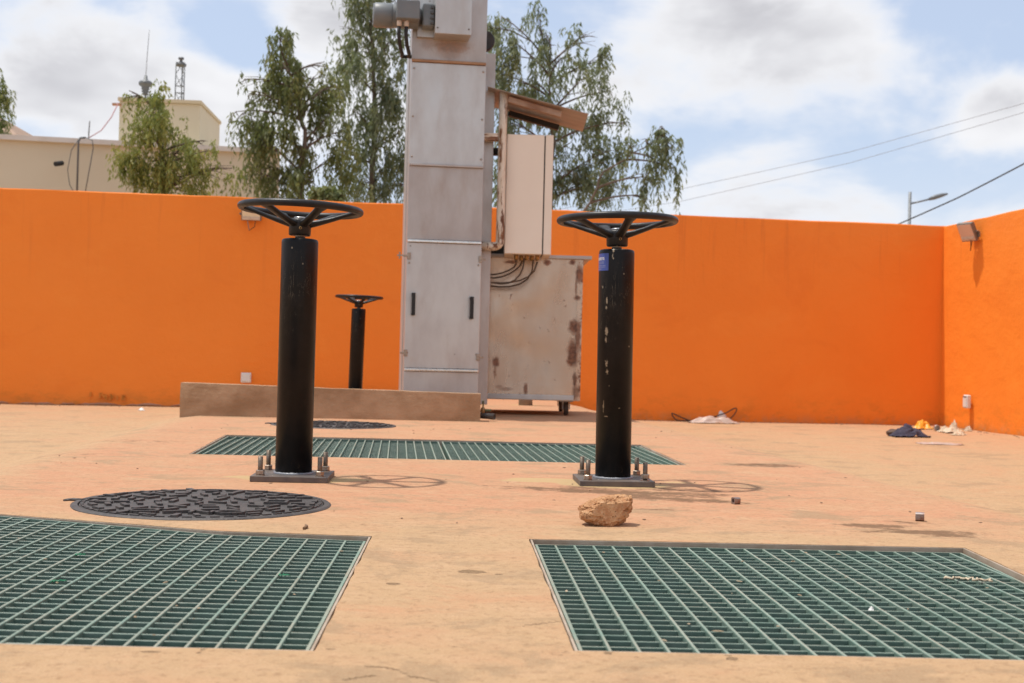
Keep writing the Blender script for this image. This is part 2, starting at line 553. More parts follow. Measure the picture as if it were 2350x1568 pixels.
def mat_paint_black(name='black_enamel', chips=None):
    m, nt, b, oc = new_mat(name)
    v = oc
    f = noi(nt, v, 9, 6, 0.65)
    c = mixc(nt, ramp(nt, f, 0.35, 0.7), (0.0045, 0.0045, 0.005), (0.010, 0.009, 0.009))
    # thin scratches and chips down to pale primer
    w = noi(nt, mapp(nt, v, (9, 9, 1.3)), 2.2, 5, 0.7, 1.2)
    scr = ramp(nt, math_(nt, 'ABSOLUTE', math_(nt, 'SUBTRACT', w, 0.5)), 0.0035, 0.0)
    scr = math_(nt, 'MULTIPLY', scr, ramp(nt, noi(nt, v, 3.0, 3), 0.50, 0.60))
    c = mixc(nt, math_(nt, 'MULTIPLY', scr, 0.45), c, (0.42, 0.36, 0.27))
    vo = nd(nt, 'ShaderNodeTexVoronoi', {'Vector': mapp(nt, v, (1, 1, 0.7)), 'Scale': 34.0}).outputs['Distance']
    ch = math_(nt, 'MULTIPLY', ramp(nt, vo, 0.12, 0.06), ramp(nt, noi(nt, v, 6, 4), 0.57, 0.63))
    c = mixc(nt, math_(nt, 'MULTIPLY', ch, 0.7), c, (0.45, 0.38, 0.27))
    if chips:
        q = nd(nt, 'ShaderNodeSeparateXYZ', {0: oc})
        pv = nd(nt, 'ShaderNodeCombineXYZ', {0: q.outputs[0], 1: q.outputs[2], 2: 0.0}).outputs[0]
        ck = math_(nt, 'MULTIPLY', spots(nt, pv, chips, 0.6, 0.95, 90.0), ramp(nt, q.outputs[1], 0.0, -0.02))
        c = mixc(nt, ck, c, (0.46, 0.38, 0.27))
    dust = ramp(nt, noi(nt, mapp(nt, v, (1, 1, .5), (3, 3, 3)), 7, 6, 0.7), 0.50, 0.8)
    c = mixc(nt, math_(nt, 'MULTIPLY', dust, 0.07), c, (0.30, 0.20, 0.13))
    nt.links.new(c, b.inputs['Base Color'])
    r = nd(nt, 'ShaderNodeMapRange', {0: f, 1: 0.3, 2: 0.7, 3: 0.30, 4: 0.44}).outputs[0]
    nt.links.new(r, b.inputs['Roughness'])
    b.inputs['Specular IOR Level'].default_value = 0.22
    bump(nt, b, noi(nt, v, 45, 3, 0.5), 0.06, 0.004)
    return m


def mat_steel(name, c1, c2, metal=0.8, rough=0.42, dust=(0.36, 0.26, 0.19), dust_amt=0.4, stains=None, rust=None, edge=True):
    m, nt, b, oc = new_mat(name)
    brush = noi(nt, mapp(nt, oc, (60, 60, 1.2)), 1.0, 4, 0.6)
    f = noi(nt, mapp(nt, oc, (1.5, 1.5, 0.7)), 2.6, 6, 0.62)
    c = mixc(nt, ramp(nt, f, 0.32, 0.7), c1, c2)
    run = noi(nt, mapp(nt, oc, (3.0, 3.0, 0.9)), 1.6, 6, 0.68)
    c = mixc(nt, math_(nt, 'MULTIPLY', ramp(nt, run, 0.48, 0.75), dust_amt), c, dust)
    vo = nd(nt, 'ShaderNodeTexVoronoi', {'Vector': oc, 'Scale': 9.0}).outputs['Distance']
    sp = math_(nt, 'MULTIPLY', ramp(nt, vo, 0.08, 0.045), ramp(nt, noi(nt, oc, 2.5, 4), 0.53, 0.58))
    c = mixc(nt, math_(nt, 'MULTIPLY', sp, 0.6), c, (0.12, 0.075, 0.045))
    met = metal
    if rust:
        q = nd(nt, 'ShaderNodeSeparateXYZ', {0: oc})
        pv = nd(nt, 'ShaderNodeCombineXYZ', {0: q.outputs[0], 1: q.outputs[2], 2: 0.0}).outputs[0]
        mk = spots(nt, pv, rust, 0.45, 0.42, 24.0)
        ed = ramp(nt, q.outputs[0], -0.075, 0.035)
        bt = ramp(nt, q.outputs[2], 0.30, 0.13)
        en = noi(nt, mapp(nt, oc, (1, 1, 0.6)), 17.0, 7, 0.75)
        if edge:
            mk = math_(nt, 'MAXIMUM', mk, ramp(nt, math_(nt, 'ADD', en, math_(nt, 'MULTIPLY', ed, 0.17)), 0.62, 0.70))
            mk = math_(nt, 'MAXIMUM', mk, math_(nt, 'MULTIPLY', ramp(nt, math_(nt, 'ADD', en, math_(nt, 'MULTIPLY', bt, 0.10)), 0.66, 0.74), 0.7))
        front = ramp(nt, q.outputs[1], 0.03, -0.03)
        c = mixc(nt, mk, c, mixc(nt, ramp(nt, noi(nt, oc, 30, 5, .7), .4, .6), (0.13, 0.048, 0.018), (0.25, 0.10, 0.04)))
        met = math_(nt, 'MULTIPLY', math_(nt, 'SUBTRACT', 1.0, mk), metal)
    nt.links.new(c, b.inputs['Base Color'])
    if isinstance(met, float):
        b.inputs['Metallic'].default_value = met
    else:
        nt.links.new(met, b.inputs['Metallic'])
    r = nd(nt, 'ShaderNodeMapRange', {0: f, 1: 0.3, 2: 0.7, 3: rough - 0.08, 4: rough + 0.14}).outputs[0]
    nt.links.new(r, b.inputs['Roughness'])
    bump(nt, b, math_(nt, 'ADD', noi(nt, oc, 1.8, 3, 0.5), math_(nt, 'MULTIPLY', brush, 0.006)), 0.10, 0.03)
    return m


def mat_rusty_paint():
    m, nt, b, oc = new_mat('rusty_cream_paint')
    f = noi(nt, mapp(nt, oc, (5.0, 5.0, 0.9)), 4.0, 7, 0.74)
    f2 = noi(nt, mapp(nt, oc, (5.0, 5.0, 1.0), (4, 2, 1)), 7.0, 6, 0.7)
    c = mixc(nt, ramp(nt, f2, .35, .65), (0.70, 0.63, 0.53), (0.58, 0.48, 0.36))
    k = ramp(nt, f, 0.515, 0.575)
    c = mixc(nt, k, c, mixc(nt, ramp(nt, f2, .4, .62), (0.11, 0.040, 0.016), (0.26, 0.12, 0.05)))
    nt.links.new(c, b.inputs['Base Color'])
    b.inputs['Roughness'].default_value = 0.65
    bump(nt, b, f, 0.2, 0.004)
    return m


MAT = {}
MAT['floor'] = mat_floor()
MAT['wall'] = mat_wall()
MAT['grating'] = mat_grating()
MAT['black'] = mat_paint_black()
MAT['black_chipped'] = mat_paint_black('chipped_black_enamel', [(-.044, .745, 0.0033, 0.0112, 0.75), (-.046, .715, 0.0028, 0.0080, 0.75), (-.044, .62, 0.0039, 0.0144, 0.75), (-.045, .585, 0.0028, 0.0096, 0.75), (-.042, .49, 0.0039, 0.0128, 0.75), (-.039, .455, 0.0044, 0.0080, 0.68), (-.05, .315, 0.0022, 0.0176, 0.68), (-.04, .275, 0.0055, 0.0024, 0.60), (.012, .31, 0.0044, 0.0016, 0.60), (-.022, .947, 0.0033, 0.0096, 0.68), (-.026, .925, 0.0022, 0.0064, 0.68), (.02, .953, 0.0110, 0.0032, 0.60), (-.06, .80, 0.0011, 0.0048, 0.68), (.05, .56, 0.0017, 0.0032, 0.52), (-.03, .40, 0.0011, 0.0024, 0.60)])
MAT['steel'] = mat_steel('stainless_panel', (0.55, 0.54, 0.515), (0.475, 0.46, 0.44), 0.68, 0.40, dust_amt=0.28)
MAT['steel_dusty'] = mat_steel('dusty_stainless_panel', (0.47, 0.44, 0.415), (0.41, 0.375, 0.35), 0.60, 0.44, (0.34, 0.26, 0.20), 0.38)
MAT['bright'] = simple('polished_trim', (0.75, 0.74, 0.72), (0.6, 0.58, 0.55), 20, 0.22, 0.95)
MAT['galv'] = simple('galvanised_steel', (0.42, 0.40, 0.37), (0.27, 0.24, 0.21), 24, 0.45, 0.75, 0.1)
MAT['bolt'] = simple('dull_bolt_steel', (0.20, 0.16, 0.125), (0.13, 0.098, 0.072), 60, 0.5, 0.7, 0.15, 200)
MAT['nutsteel'] = simple('bright_nut_steel', (0.40, 0.33, 0.27), (0.27, 0.21, 0.16), 60, 0.36, 0.8)
MAT['rustpaint'] = mat_rusty_paint()
MAT['shaded_darksteel'] = simple('shaded_dark_steel', (0.030, 0.026, 0.024), (0.018, 0.016, 0.015), 12, 0.6)  # near-black colour; on the rear bracket tubes it carries their shade
MAT['cabinet'] = simple('beige_powder_coat', (0.80, 0.715, 0.60), (0.76, 0.67, 0.555), 1.6, 0.42, 0, 0.03, 60)
MAT['seal'] = simple('black_rubber', (0.012, 0.012, 0.012), (0.02, 0.02, 0.02), 30, 0.7)
MAT['motor'] = simple('grey_motor_enamel', (0.125, 0.145, 0.155), (0.16, 0.168, 0.17), 6, 0.4)
MAT['motor2'] = simple('dark_motor_casting', (0.050, 0.058, 0.063), (0.075, 0.075, 0.072), 9, 0.45)
MAT['gland'] = simple('pale_gland_plastic', (0.62, 0.52, 0.43), None, 10, 0.5)
MAT['iron'] = simple('cast_iron', (0.058, 0.050, 0.047), (0.092, 0.079, 0.070), 14, 0.55, 0.3, 0.4, 120, world=True)
MAT['kerb'] = simple('raw_cement_render', (0.46, 0.298, 0.180), (0.31, 0.185, 0.102), 4.0, 0.9, 0, 0.8, 22, (1, 1, 1.5), 0.2)
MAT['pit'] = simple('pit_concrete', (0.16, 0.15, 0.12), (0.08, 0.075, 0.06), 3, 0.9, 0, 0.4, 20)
MAT['angle'] = simple('opening_edge_steel', (0.46, 0.37, 0.285), (0.33, 0.24, 0.165), 9, 0.6, 0.1, 0.2, 60, world=True)
MAT['plate'] = simple('base_plate_paint', (0.085, 0.072, 0.068), (0.15, 0.115, 0.092), 12, 0.55, 0.15, 0.25, 40, world=True)
MAT['white_plastic'] = simple('white_plastic', (0.78, 0.76, 0.72), (0.70, 0.67, 0.62), 6, 0.4)
MAT['sandy'] = simple('sandy_ground', (0.46, 0.31, 0.19), (0.38, 0.25, 0.15), 0.3, 0.95, 0, 0.4, 4, world=True)


# ------------------------------------------------------------------ setting: ground, floor, pits, walls
def build_ground():
    b = MB()
    b.add([(-400, -400, -0.55), (400, -400, -0.55), (400, 700, -0.55), (-400, 700, -0.55)], [(0, 1, 2, 3)])
    struct(b.build('ground', MAT['sandy']))


def build_floor():
    pts, edges = [], []
    holes = []

    def loop(poly):
        o = len(pts)
        pts.extend([Vector((p.x, p.y)) for p in poly])
        n = len(poly)
        edges.extend([(o + i, o + (i + 1) % n) for i in range(n)])

    A, B, Cc = rough_edge(OPEN_A, .05, .006), rough_edge(OPEN_B, .05, .004), rough_edge(OPEN_C, .06, .004)
    circs = []
    for c, r in ((MAN1, MAN1_R + 0.012), (MAN2, MAN2_R + 0.012)):
        circs.append([c + Vector((math.cos(a), math.sin(a))) * (r + 0.006 * mnoise.noise(Vector((math.cos(a) * 4, math.sin(a) * 4, r)))) for a in [2 * math.pi * k / 72 for k in range(72)]])
    holes = [A, B, Cc] + circs
    for h in holes:
        loop(h)
    # outer border: irregular joint along the walls
    x0, x1, y0 = -13.0, 0.0, -4.0
    border = []
    n = 260
    for k in range(n + 1):
        x = x0 + (CORNER.x - 0.03 - x0) * k / n
        gap = 0.004 + 0.018 * max(0.0, fbm(x, 3.3, 0, 2.2) + 0.15) * (1.0 if x < -0.8 else 0.35)
        border.append(Vector((x, wall_y(x) - gap)))
    for k in range(1, 120):
        y = CORNER.y - 0.03 - k / 119 * (CORNER.y - y0)
        x = CORNER.x + (CORNER.y - y) * 0.125
        border.append(Vector((x - 0.005 - 0.006 * max(0, fbm(y, 1.0, 0, 3)), y)))
    border.append(Vector((x0, y0)))
    loop(border)

    def clear(p, d):
        for h, c in ((OPEN_A, None), (OPEN_B, None), (OPEN_C, None)):
            cx = sum(q.x for q in h) / len(h); cy = sum(q.y for q in h) / len(h)
            if inside(p, h):
                return False
        for c, r in ((MAN1, MAN1_R), (MAN2, MAN2_R)):
            if (p - c).length < r + 0.05:
                return False
        return True

    for (px_, py_, rx, ry, st_) in CHIPS:
        g = gnd(px_, py_)
        K = 8 if rx > .006 else 2
        for i in range(-K, K + 1):
            for j in range(-K, K + 1):
                p = Vector((g.x + i * rx * 1.8 / K, g.y + j * ry * 1.8 / K))
                if clear(p, .03):
                    pts.append(p)
    y = -3.9
    while y < 16.2:
        s = 0.055 if 3.5 < y < 7.0 else 0.10 if 2.0 < y < 7.5 else (0.17 if y < 11 else 0.22)
        x = -12.9
        while x < 8:
            sx = s if abs(x) < 2.6 else (max(s, .11) if abs(x) < 4 else 0.5)
            p = Vector((x + random.uniform(-.2, .2) * s, y + random.uniform(-.2, .2) * s))
            if p.y < wall_y(p.x) - 0.08 and p.x < CORNER.x + (CORNER.y - p.y) * 0.125 - 0.08 and clear(p, 0.03):
                pts.append(p)
            x += sx
        y += s
    vs, es, fs, _, _, _ = delaunay_2d_cdt(pts, edges, [], 0, 1e-5)
    keep = []
    for f in fs:
        c = sum((vs[i] for i in f), Vector((0, 0))) / len(f)
        if any(inside(c, h) for h in holes) or not inside(c, border):
            continue
        keep.append(list(f))
    co = [(v.x, v.y, floor_h(v.x, v.y)) for v in vs]
    me = bpy.data.meshes.new('yard_floor')
    me.from_pydata(co, [], keep)
    bm = bmesh.new(); bm.from_mesh(me)
    bmesh.ops.delete(bm, geom=[v for v in bm.verts if not v.link_faces], context='VERTS')
    bmesh.ops.recalc_face_normals(bm, faces=bm.faces)
    if sum(f.normal.z for f in bm.faces) < 0:
        bmesh.ops.reverse_faces(bm, faces=bm.faces)
    # the cut edges go down
    be = [e for e in bm.edges if e.is_boundary]
    for e in be:
        e.smooth = False
    r = bmesh.ops.extrude_edge_only(bm, edges=be)
    for g in r['geom']:
        if isinstance(g, bmesh.types.BMVert):
            g.co.z -= 0.14
    bm.to_mesh(me); bm.free()
    at_ = me.attributes.new('tint', 'FLOAT', 'POINT')
    tv = []
    for v in me.vertices:
        x, y = v.co.x, v.co.y
        on = 1 - max(smooth01((slab_l(y) - x + .15) / 0.35), smooth01((x - slab_r(y) + 0.25) / 0.5))
        near = smooth01((y - 3.55) / 0.9)
        t = on * near * 0.95 + 0.12 * fbm(x, y, 4, .8) + (0.35 * smooth01((y - 9) / 3) if on < 0.5 else 0)
        tv.append(max(0, min(1, t)))
    at_.data.foreach_set('value', tv)
    for nm, items in (('stain', STAINS), ('pale', PALES), ('chip', CHIPS)):
        vals = np.zeros(len(me.vertices))
        co_ = np.empty(len(me.vertices) * 3); me.vertices.foreach_get('co', co_); co_ = co_.reshape(-1, 3)
        for (px_, py_, rx, ry, st_) in items:
            g = gnd(px_, py_)
            r_ = np.sqrt(((co_[:, 0] - g.x) / rx) ** 2 + ((co_[:, 1] - g.y) / ry) ** 2)
            vals = np.maximum(vals, st_ * np.clip((1.45 - r_) / 0.9, 0, 1))
        a2 = me.attributes.new(nm, 'FLOAT', 'POINT'); a2.data.foreach_set('value', vals.astype(np.float32))
    me.polygons.foreach_set('use_smooth', [abs(p.normal.z) > 0.5 for p in me.polygons])
    me.materials.append(MAT['floor'])
    struct(link('yard_floor', me))
    # pits below the openings
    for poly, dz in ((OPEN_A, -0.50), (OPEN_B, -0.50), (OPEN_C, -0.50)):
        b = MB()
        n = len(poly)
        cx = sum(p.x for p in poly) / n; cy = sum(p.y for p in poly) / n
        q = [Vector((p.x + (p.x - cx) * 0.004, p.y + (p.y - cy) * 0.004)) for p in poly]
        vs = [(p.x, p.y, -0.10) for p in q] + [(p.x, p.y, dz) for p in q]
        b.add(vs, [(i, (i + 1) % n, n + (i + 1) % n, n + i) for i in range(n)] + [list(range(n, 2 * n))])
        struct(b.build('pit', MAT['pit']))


def build_wall(name, label, p0, p1, zt, zb, th, side):
    """wall with a slightly wavy face and an uneven top edge"""
    d = (p1 - p0); L = d.length; d.normalize()
    nrm = Vector((d.y, -d.x, 0)) * side          # towards the yard
    nx, nz = int(L / 0.25), 10
    vs, fs = [], []
    for j in range(nz + 1):
        for i in range(nx + 1):
            s = L * i / nx
            z = zb + (zt - zb) * j / nz
            p = p0 + d * s
            w = 0.010 * fbm(s, z, 1.0, 0.7) - 0.004
            if j == nz:
                z += 0.010 * fbm(s, 0, 7.0, 1.3) + 0.004 * fbm(s, 0, 2.0, 5.0)
                w -= 0.006
            elif j == nz - 1:
                z = zt - 0.012 + 0.010 * fbm(s, 0, 7.0, 1.3)
            p = p + nrm * w
            vs.append((p.x, p.y, z))
    W = nx + 1
    for j in range(nz):
        for i in range(nx):
            fs.append((j * W + i, j * W + i + 1, (j + 1) * W + i + 1, (j + 1) * W + i))
    o = len(vs)
    for i in range(nx + 1):
        t = vs[nz * W + i]
        vs.append((t[0] - nrm.x * th, t[1] - nrm.y * th, t[2] - 0.004))
    for i in range(nx + 1):
        t = vs[i]
        vs.append((t[0] - nrm.x * th, t[1] - nrm.y * th, t[2]))
    for i in range(nx):
        fs.append((nz * W + i, nz * W + i + 1, o + i + 1, o + i))
        fs.append((o + i, o + i + 1, o + W + i + 1, o + W + i))
        fs.append((o + W + i, o + W + i + 1, i + 1, i))
    fs.append([j * W for j in range(nz + 1)] + [o, o + W])
    fs.append([j * W + nx for j in range(nz + 1)] + [o + nx, o + W + nx])
    b = MB(); b.add(vs, fs)
    me = b.mesh(name, MAT['wall'])
    return tag(link(name, me), label, 'wall')


build_ground()
build_floor()
back_wall = build_wall('boundary_wall', 'long shaded orange boundary wall across the back of the yard', WALL_P + WALL_D * (-8.0), CORNER + WALL_D * 0.12, WALL_TOP, -0.6, 0.2, 1)
right_wall = build_wall('boundary_wall', 'sunlit orange boundary wall running forward on the right, carrying the tilted floodlight', CORNER + Vector((0.004, 0.19, 0)), CORNER + RW_D * 19.0, WALL_TOP - 0.004, -0.6, 0.2, 1)


# ------------------------------------------------------------------ gratings
def clip_line(p, d, poly):
    ts = []
    n = len(poly)
    for i in range(n):
        a, b = poly[i], poly[(i + 1) % n]
        e = b - a
        den = d.x * e.y - d.y * e.x
        if abs(den) < 1e-9:
            continue
        w = a - p
        t = (w.x * e.y - w.y * e.x) / den
        s = (w.x * d.y - w.y * d.x) / den
        if -1e-6 <= s <= 1 + 1e-6:
            ts.append(t)
    if len(ts) < 2:
        return None
    return min(ts), max(ts)


def bar_mesh(name, w, h):
    b = MB()
    ch = w * 0.18
    sec = [(-w * .36, -h), (w * .36, -h), (w / 2, -h * .55), (w / 2, -ch), (w / 2 - ch, 0), (-w / 2 + ch, 0), (-w / 2, -ch), (-w / 2, -h * .55)]
    n = len(sec)
    vs = [(x, 0, z) for x, z in sec] + [(x, 1, z) for x, z in sec]
    fs = [list(range(n)), list(range(n, 2 * n))[::-1]] + [(i, n + i, n + (i + 1) % n, (i + 1) % n) for i in range(n)]
    b.add(vs, fs)
    return b.mesh(name, MAT['grating'])


BAR = bar_mesh('bar', 0.0068, 0.038)
CROSS = bar_mesh('cross_bar', 0.0046, 0.034)


def inset(poly, d):
    n = len(poly)
    area = sum(poly[i].x * poly[(i + 1) % n].y - poly[(i + 1) % n].x * poly[i].y for i in range(n))
    sg = 1 if area > 0 else -1
    out = []
    for i in range(n):
        a, b, c = poly[i - 1], poly[i], poly[(i + 1) % n]
        n1 = Vector((-(b - a).y, (b - a).x)).normalized() * sg
        n2 = Vector((-(c - b).y, (c - b).x)).normalized() * sg
        m = (n1 + n2)
        m = m / max(0.3, m.dot(n1))
        out.append(b + m * d)
    return out


def grating(label, poly, vdir, udir, origin, pitch, ztop, tilt=0.0, group=None, cpitch=0.050, drop=0.0035):
    q = inset(poly, 0.016)
    c = sum(q, Vector((0, 0))) / len(q)
    t = thing('floor_grating', label, 'grating', (c.x, c.y, ztop), (0, tilt, 0), group=group)
    vdir, udir = vdir.normalized(), udir.normalized()
    nv = Vector((vdir.y, -vdir.x)); nu = Vector((-udir.y, udir.x))
    for kind, me, dr, nr, dz in (('bar', BAR, vdir, nv, 0.0), ('cross_bar', CROSS, udir, nu, -drop)):
        for k in range(-90, 91):
            p = origin + nr * (k * (pitch if kind == 'bar' else cpitch))
            r = clip_line(p, dr, q)
            if not r or r[1] - r[0] < 0.05:
                continue
            a = p + dr * r[0]
            ang = math.atan2(-dr.x, dr.y)
            link(kind, me, t, (a.x - c.x, a.y - c.y, dz + random.uniform(-.0004, .0004)), (0, 0, ang), (1, r[1] - r[0], 1))
    # outline bar of the panel
    b = MB()
    o1, o2 = q, inset(q, 0.0065)
    n = len(q)
    vs = [(p.x - c.x, p.y - c.y, z) for z in (0.0006, -0.037) for p in o1] + [(p.x - c.x, p.y - c.y, z) for z in (0.0006, -0.037) for p in o2]
    fs = []
    for i in range(n):
        j = (i + 1) % n
        fs += [(i, j, n + j, n + i), (2 * n + i, 2 * n + j, 3 * n + j, 3 * n + i), (i, j, 2 * n + j, 2 * n + i), (n + i, n + j, 3 * n + j, 3 * n + i)]
    b.add(vs, fs)
    b.build('outline_bar', MAT['grating'], t)
    return t


def opening_frame(label, poly, zt=-0.001):
    c = sum(poly, Vector((0, 0))) / len(poly)
    o1, o2, o3 = inset(poly, 0.0035), inset(poly, 0.0085), inset(poly, 0.045)
    n = len(poly)
    b = MB()
    L = lambda P, z: [(p.x - c.x, p.y - c.y, z) for p in P]
    vs = L(o1, zt) + L(o2, zt) + L(o2, -0.053) + L(o3, -0.053) + L(o3, -0.058) + L(o1, -0.058)
    fs = []
    for r in range(6):
        for i in range(n):
            j = (i + 1) % n
            a, d = r * n, ((r + 1) % 6) * n
            fs.append((a + i, a + j, d + j, d + i))
    b.add(vs, fs)
    o = b.build('opening_frame', MAT['angle'], None, (c.x, c.y, 0))
    return tag(o, label, 'frame')


grating('green grating panel in the foreground, left of the bare concrete strip', OPEN_A, gA_rr - gA_fr, gA_fr - gA_f0, gA_fr + (gA_fr - gA_rr).normalized() * 0 + Vector((-0.0195, 0.010)), 0.0532, -0.0075, 0.0075)
grating('green grating panel in the foreground, right of the bare concrete strip', OPEN_B, gB_rl - gB_fl, gB_fr - gB_fl, gB_fl + Vector((0.0195, 0.010)), 0.0530, -0.013)
mid_n, mid_f = P2(1031, 1055), P2(1010, 1010)
gs = 0.006
c_u = (gC[1] - gC[0]).normalized()
grating('left half of the green grating strip behind the two near pedestals', [gC[0], mid_n - c_u * -0.006, mid_f - c_u * -0.006, gC[3]], mid_f - mid_n, gC[1] - gC[0], mid_n - c_u * 0.013, 0.0475, -0.009, drop=0.012)
grating('right half of the green grating strip behind the two near pedestals', [mid_n + c_u * -0.006, gC[1], gC[2], mid_f + c_u * -0.006], mid_f - mid_n, gC[1] - gC[0], mid_n + c_u * 0.013, 0.0475, -0.009, drop=0.012)
opening_frame('steel angle frame lining the left foreground grating opening', OPEN_A)
opening_frame('steel angle frame lining the right foreground grating opening', OPEN_B)
opening_frame('steel angle frame lining the grating opening behind the pedestals', OPEN_C)


# ------------------------------------------------------------------ valve pedestals
def make_pedestal(name, label, loc, rz, wheel_rot, wheel_tilt, lean=(0, 0), scratched=False):
    t = thing(name, label, 'valve pedestal', (loc[0], loc[1], 0), (lean[0], lean[1], rz), 'black valve pedestals with handwheels')
    b = MB(); b.box((0, 0, 0.0115), (0.300, 0.300, 0.023), bev=0.0025); b.build('base_plate', MAT['plate'], t)
    b = MB()
    prof = [(0.0725, 0.020), (0.0725, 0.940), (0.0715, 0.948), (0.068, 0.953), (0.060, 0.955)]
    b.lathe(prof, 48); col = b.build('column', MAT['black_chipped' if scratched else 'black'], t)
    # weld bead
    b = MB()
    pts = []
    n = 60
    for k in range(n):
        a = 2 * math.pi * k / n
        r = 0.0745 + 0.003 * mnoise.noise(Vector((math.cos(a) * 8, math.sin(a) * 8, 1)))
        pts.append((r * math.cos(a), r * math.sin(a), 0.024))
    pts.append(pts[0])
    b.tube(pts, [0.0075 + 0.002 * mnoise.noise(Vector((p[0] * 90, p[1] * 90, 2))) for p in pts], 6)
    b.build('weld_bead', MAT['weld'], t)
    b = MB(); b.cyl((0, 0, 0.955), (0, 0, 0.985), 0.0205, 20); b.build('stem', MAT['galv'], t)
    # bolts
    for i, (sx, sy) in enumerate(((-1, -1), (1, -1), (1, 1), (-1, 1))):
        h = 0.066 + random.uniform(-.006, .010)
        x, y = sx * 0.115, sy * 0.115
        b = MB(); b.cyl((x, y, 0.02), (x, y, 0.044 + h * .8), 0.0095, 14)
        bo = b.build('bolt', MAT['bolt'], t)
        a0 = random.uniform(0, 1)
        b = MB()
        z0 = 0.026 + (0.006 if i == 1 and scratched else 0)
        b.lathe([(0.0150, z0), (0.0172, z0 + 0.002), (0.0172, z0 + 0.0155), (0.0150, z0 + 0.0178)], 6, Matrix.Translation((x, y, 0)) @ Matrix.Rotation(a0, 4, 'Z'), smooth=False)
        b.build('nut', MAT['nutsteel'], bo)
        b = MB(); b.cyl((x, y, 0.023), (x, y, 0.0262), 0.0190, 18, smooth=False); b.build('washer', MAT['nutsteel'], bo)
    # handwheel
    WM = Matrix.Translation((0, 0, 1.074)) @ Matrix.Rotation(wheel_tilt, 4, 'Y') @ Matrix.Rotation(wheel_rot, 4, 'Z')
    b = MB()
    prof = []
    for k in range(14):
        a = 2 * math.pi * k / 14
        prof.append((0.2345 + 0.0145 * math.cos(a), 0.0145 * math.sin(a) * 0.98))
    b.lathe(prof, 72, None, True, closed=True)
    rim = b.build('handwheel_rim', MAT['wheel'], t)
    rim.matrix_local = WM
    for k in range(6):
        a = k * math.pi / 3
        b = MB()
        secs = []
        for (r, z, w, h) in ((0.034, -0.060, 0.044, 0.036), (0.075, -0.051, 0.042, 0.027), (0.13, -0.034, 0.040, 0.022), (0.185, -0.015, 0.043, 0.021), (0.214, -0.006, 0.060, 0.023), (0.231, -0.001, 0.085, 0.019)):
            ring = []
            for j in range(10):
                q = 2 * math.pi * j / 10
                cx, sy = math.cos(q), math.sin(q)
                sq = 1 / max(abs(cx), abs(sy)) ** 0.45
                ring.append((r, w / 2 * cx * sq * .86, z + h / 2 * sy * sq * .86))
            secs.append(ring)
        vs = [p for ring in secs for p in ring]
        fs = [(i * 10 + j, i * 10 + (j + 1) % 10, (i + 1) * 10 + (j + 1) % 10, (i + 1) * 10 + j) for i in range(len(secs) - 1) for j in range(10)]
        b.add(vs, fs, True)
        s = b.build('spoke', MAT['wheel'], t)
        s.matrix_local = WM @ Matrix.Rotation(a, 4, 'Z')
    b = MB()
    b.lathe([(0.040, -0.1055), (0.0435, -0.102), (0.0445, -0.06), (0.0435, -0.046), (0.036, -0.038), (0.022, -0.036)], 32)
    hub = b.build('hub', MAT['wheel'], t); hub.matrix_local = WM
    b = MB(); b.lathe([(0.0255, -0.0365), (0.0255, -0.033), (0.019, -0.031), (0.010, -0.030)], 24)
    o = b.build('top_nut', MAT['bright'], hub)
    b = MB(); b.lathe([(0.0035, 0), (0.006, 0), (0.006, 0.0022), (0.0035, 0.0022)], 12, closed=True)
    Q = Matrix.Rotation(-wheel_rot, 4, 'Z') @ Matrix.Rotation(0.16, 4, 'Z') @ Matrix.Translation((0, -0.0440, -0.078)) @ Matrix.Rotation(math.pi / 2, 4, 'X')
    s = b.build('set_screw', MAT['brass'], hub); s.matrix_local = Q
    return t


MAT['weld'] = simple('weld_metal', (0.17, 0.175, 0.19), (0.25, 0.25, 0.27), 40, 0.5, 0.3, 0.3, 90)
MAT['wheel'] = simple('black_wheel_enamel', (0.009, 0.009, 0.0095), (0.019, 0.017, 0.016), 14, 0.40, 0, 0.08, 60, spec=0.3)
MAT['brass'] = simple('worn_brass', (0.42, 0.26, 0.10), (0.25, 0.15, 0.07), 40, 0.4, 0.7)

PZ = R(2.9)
pL = at(673.5, 1083, 5.12)
pR = at(1406.5, 1093, 5.26)
pT = at(815, 885, 13.3)
ped_left = make_pedestal('valve_pedestal', 'black valve pedestal standing just behind the large near manhole cover, left of the tower', (pL.x, 5.12), PZ, R(-90 - 31 - 1), R(1.25), (0, R(0.12)))
ped_right = make_pedestal('valve_pedestal', 'black valve pedestal with blue sticker and chipped paint, behind the lone stone', (pR.x, 5.26), PZ, R(-90 + 7), R(-0.6), (0, R(-0.35)), True)
ped_far = make_pedestal('valve_pedestal', 'small-looking far black valve pedestal behind the concrete kerb, in front of the back wall', (pT.x, 13.3), R(6), R(-90 + 20), R(0.2), (0, R(1.0)))


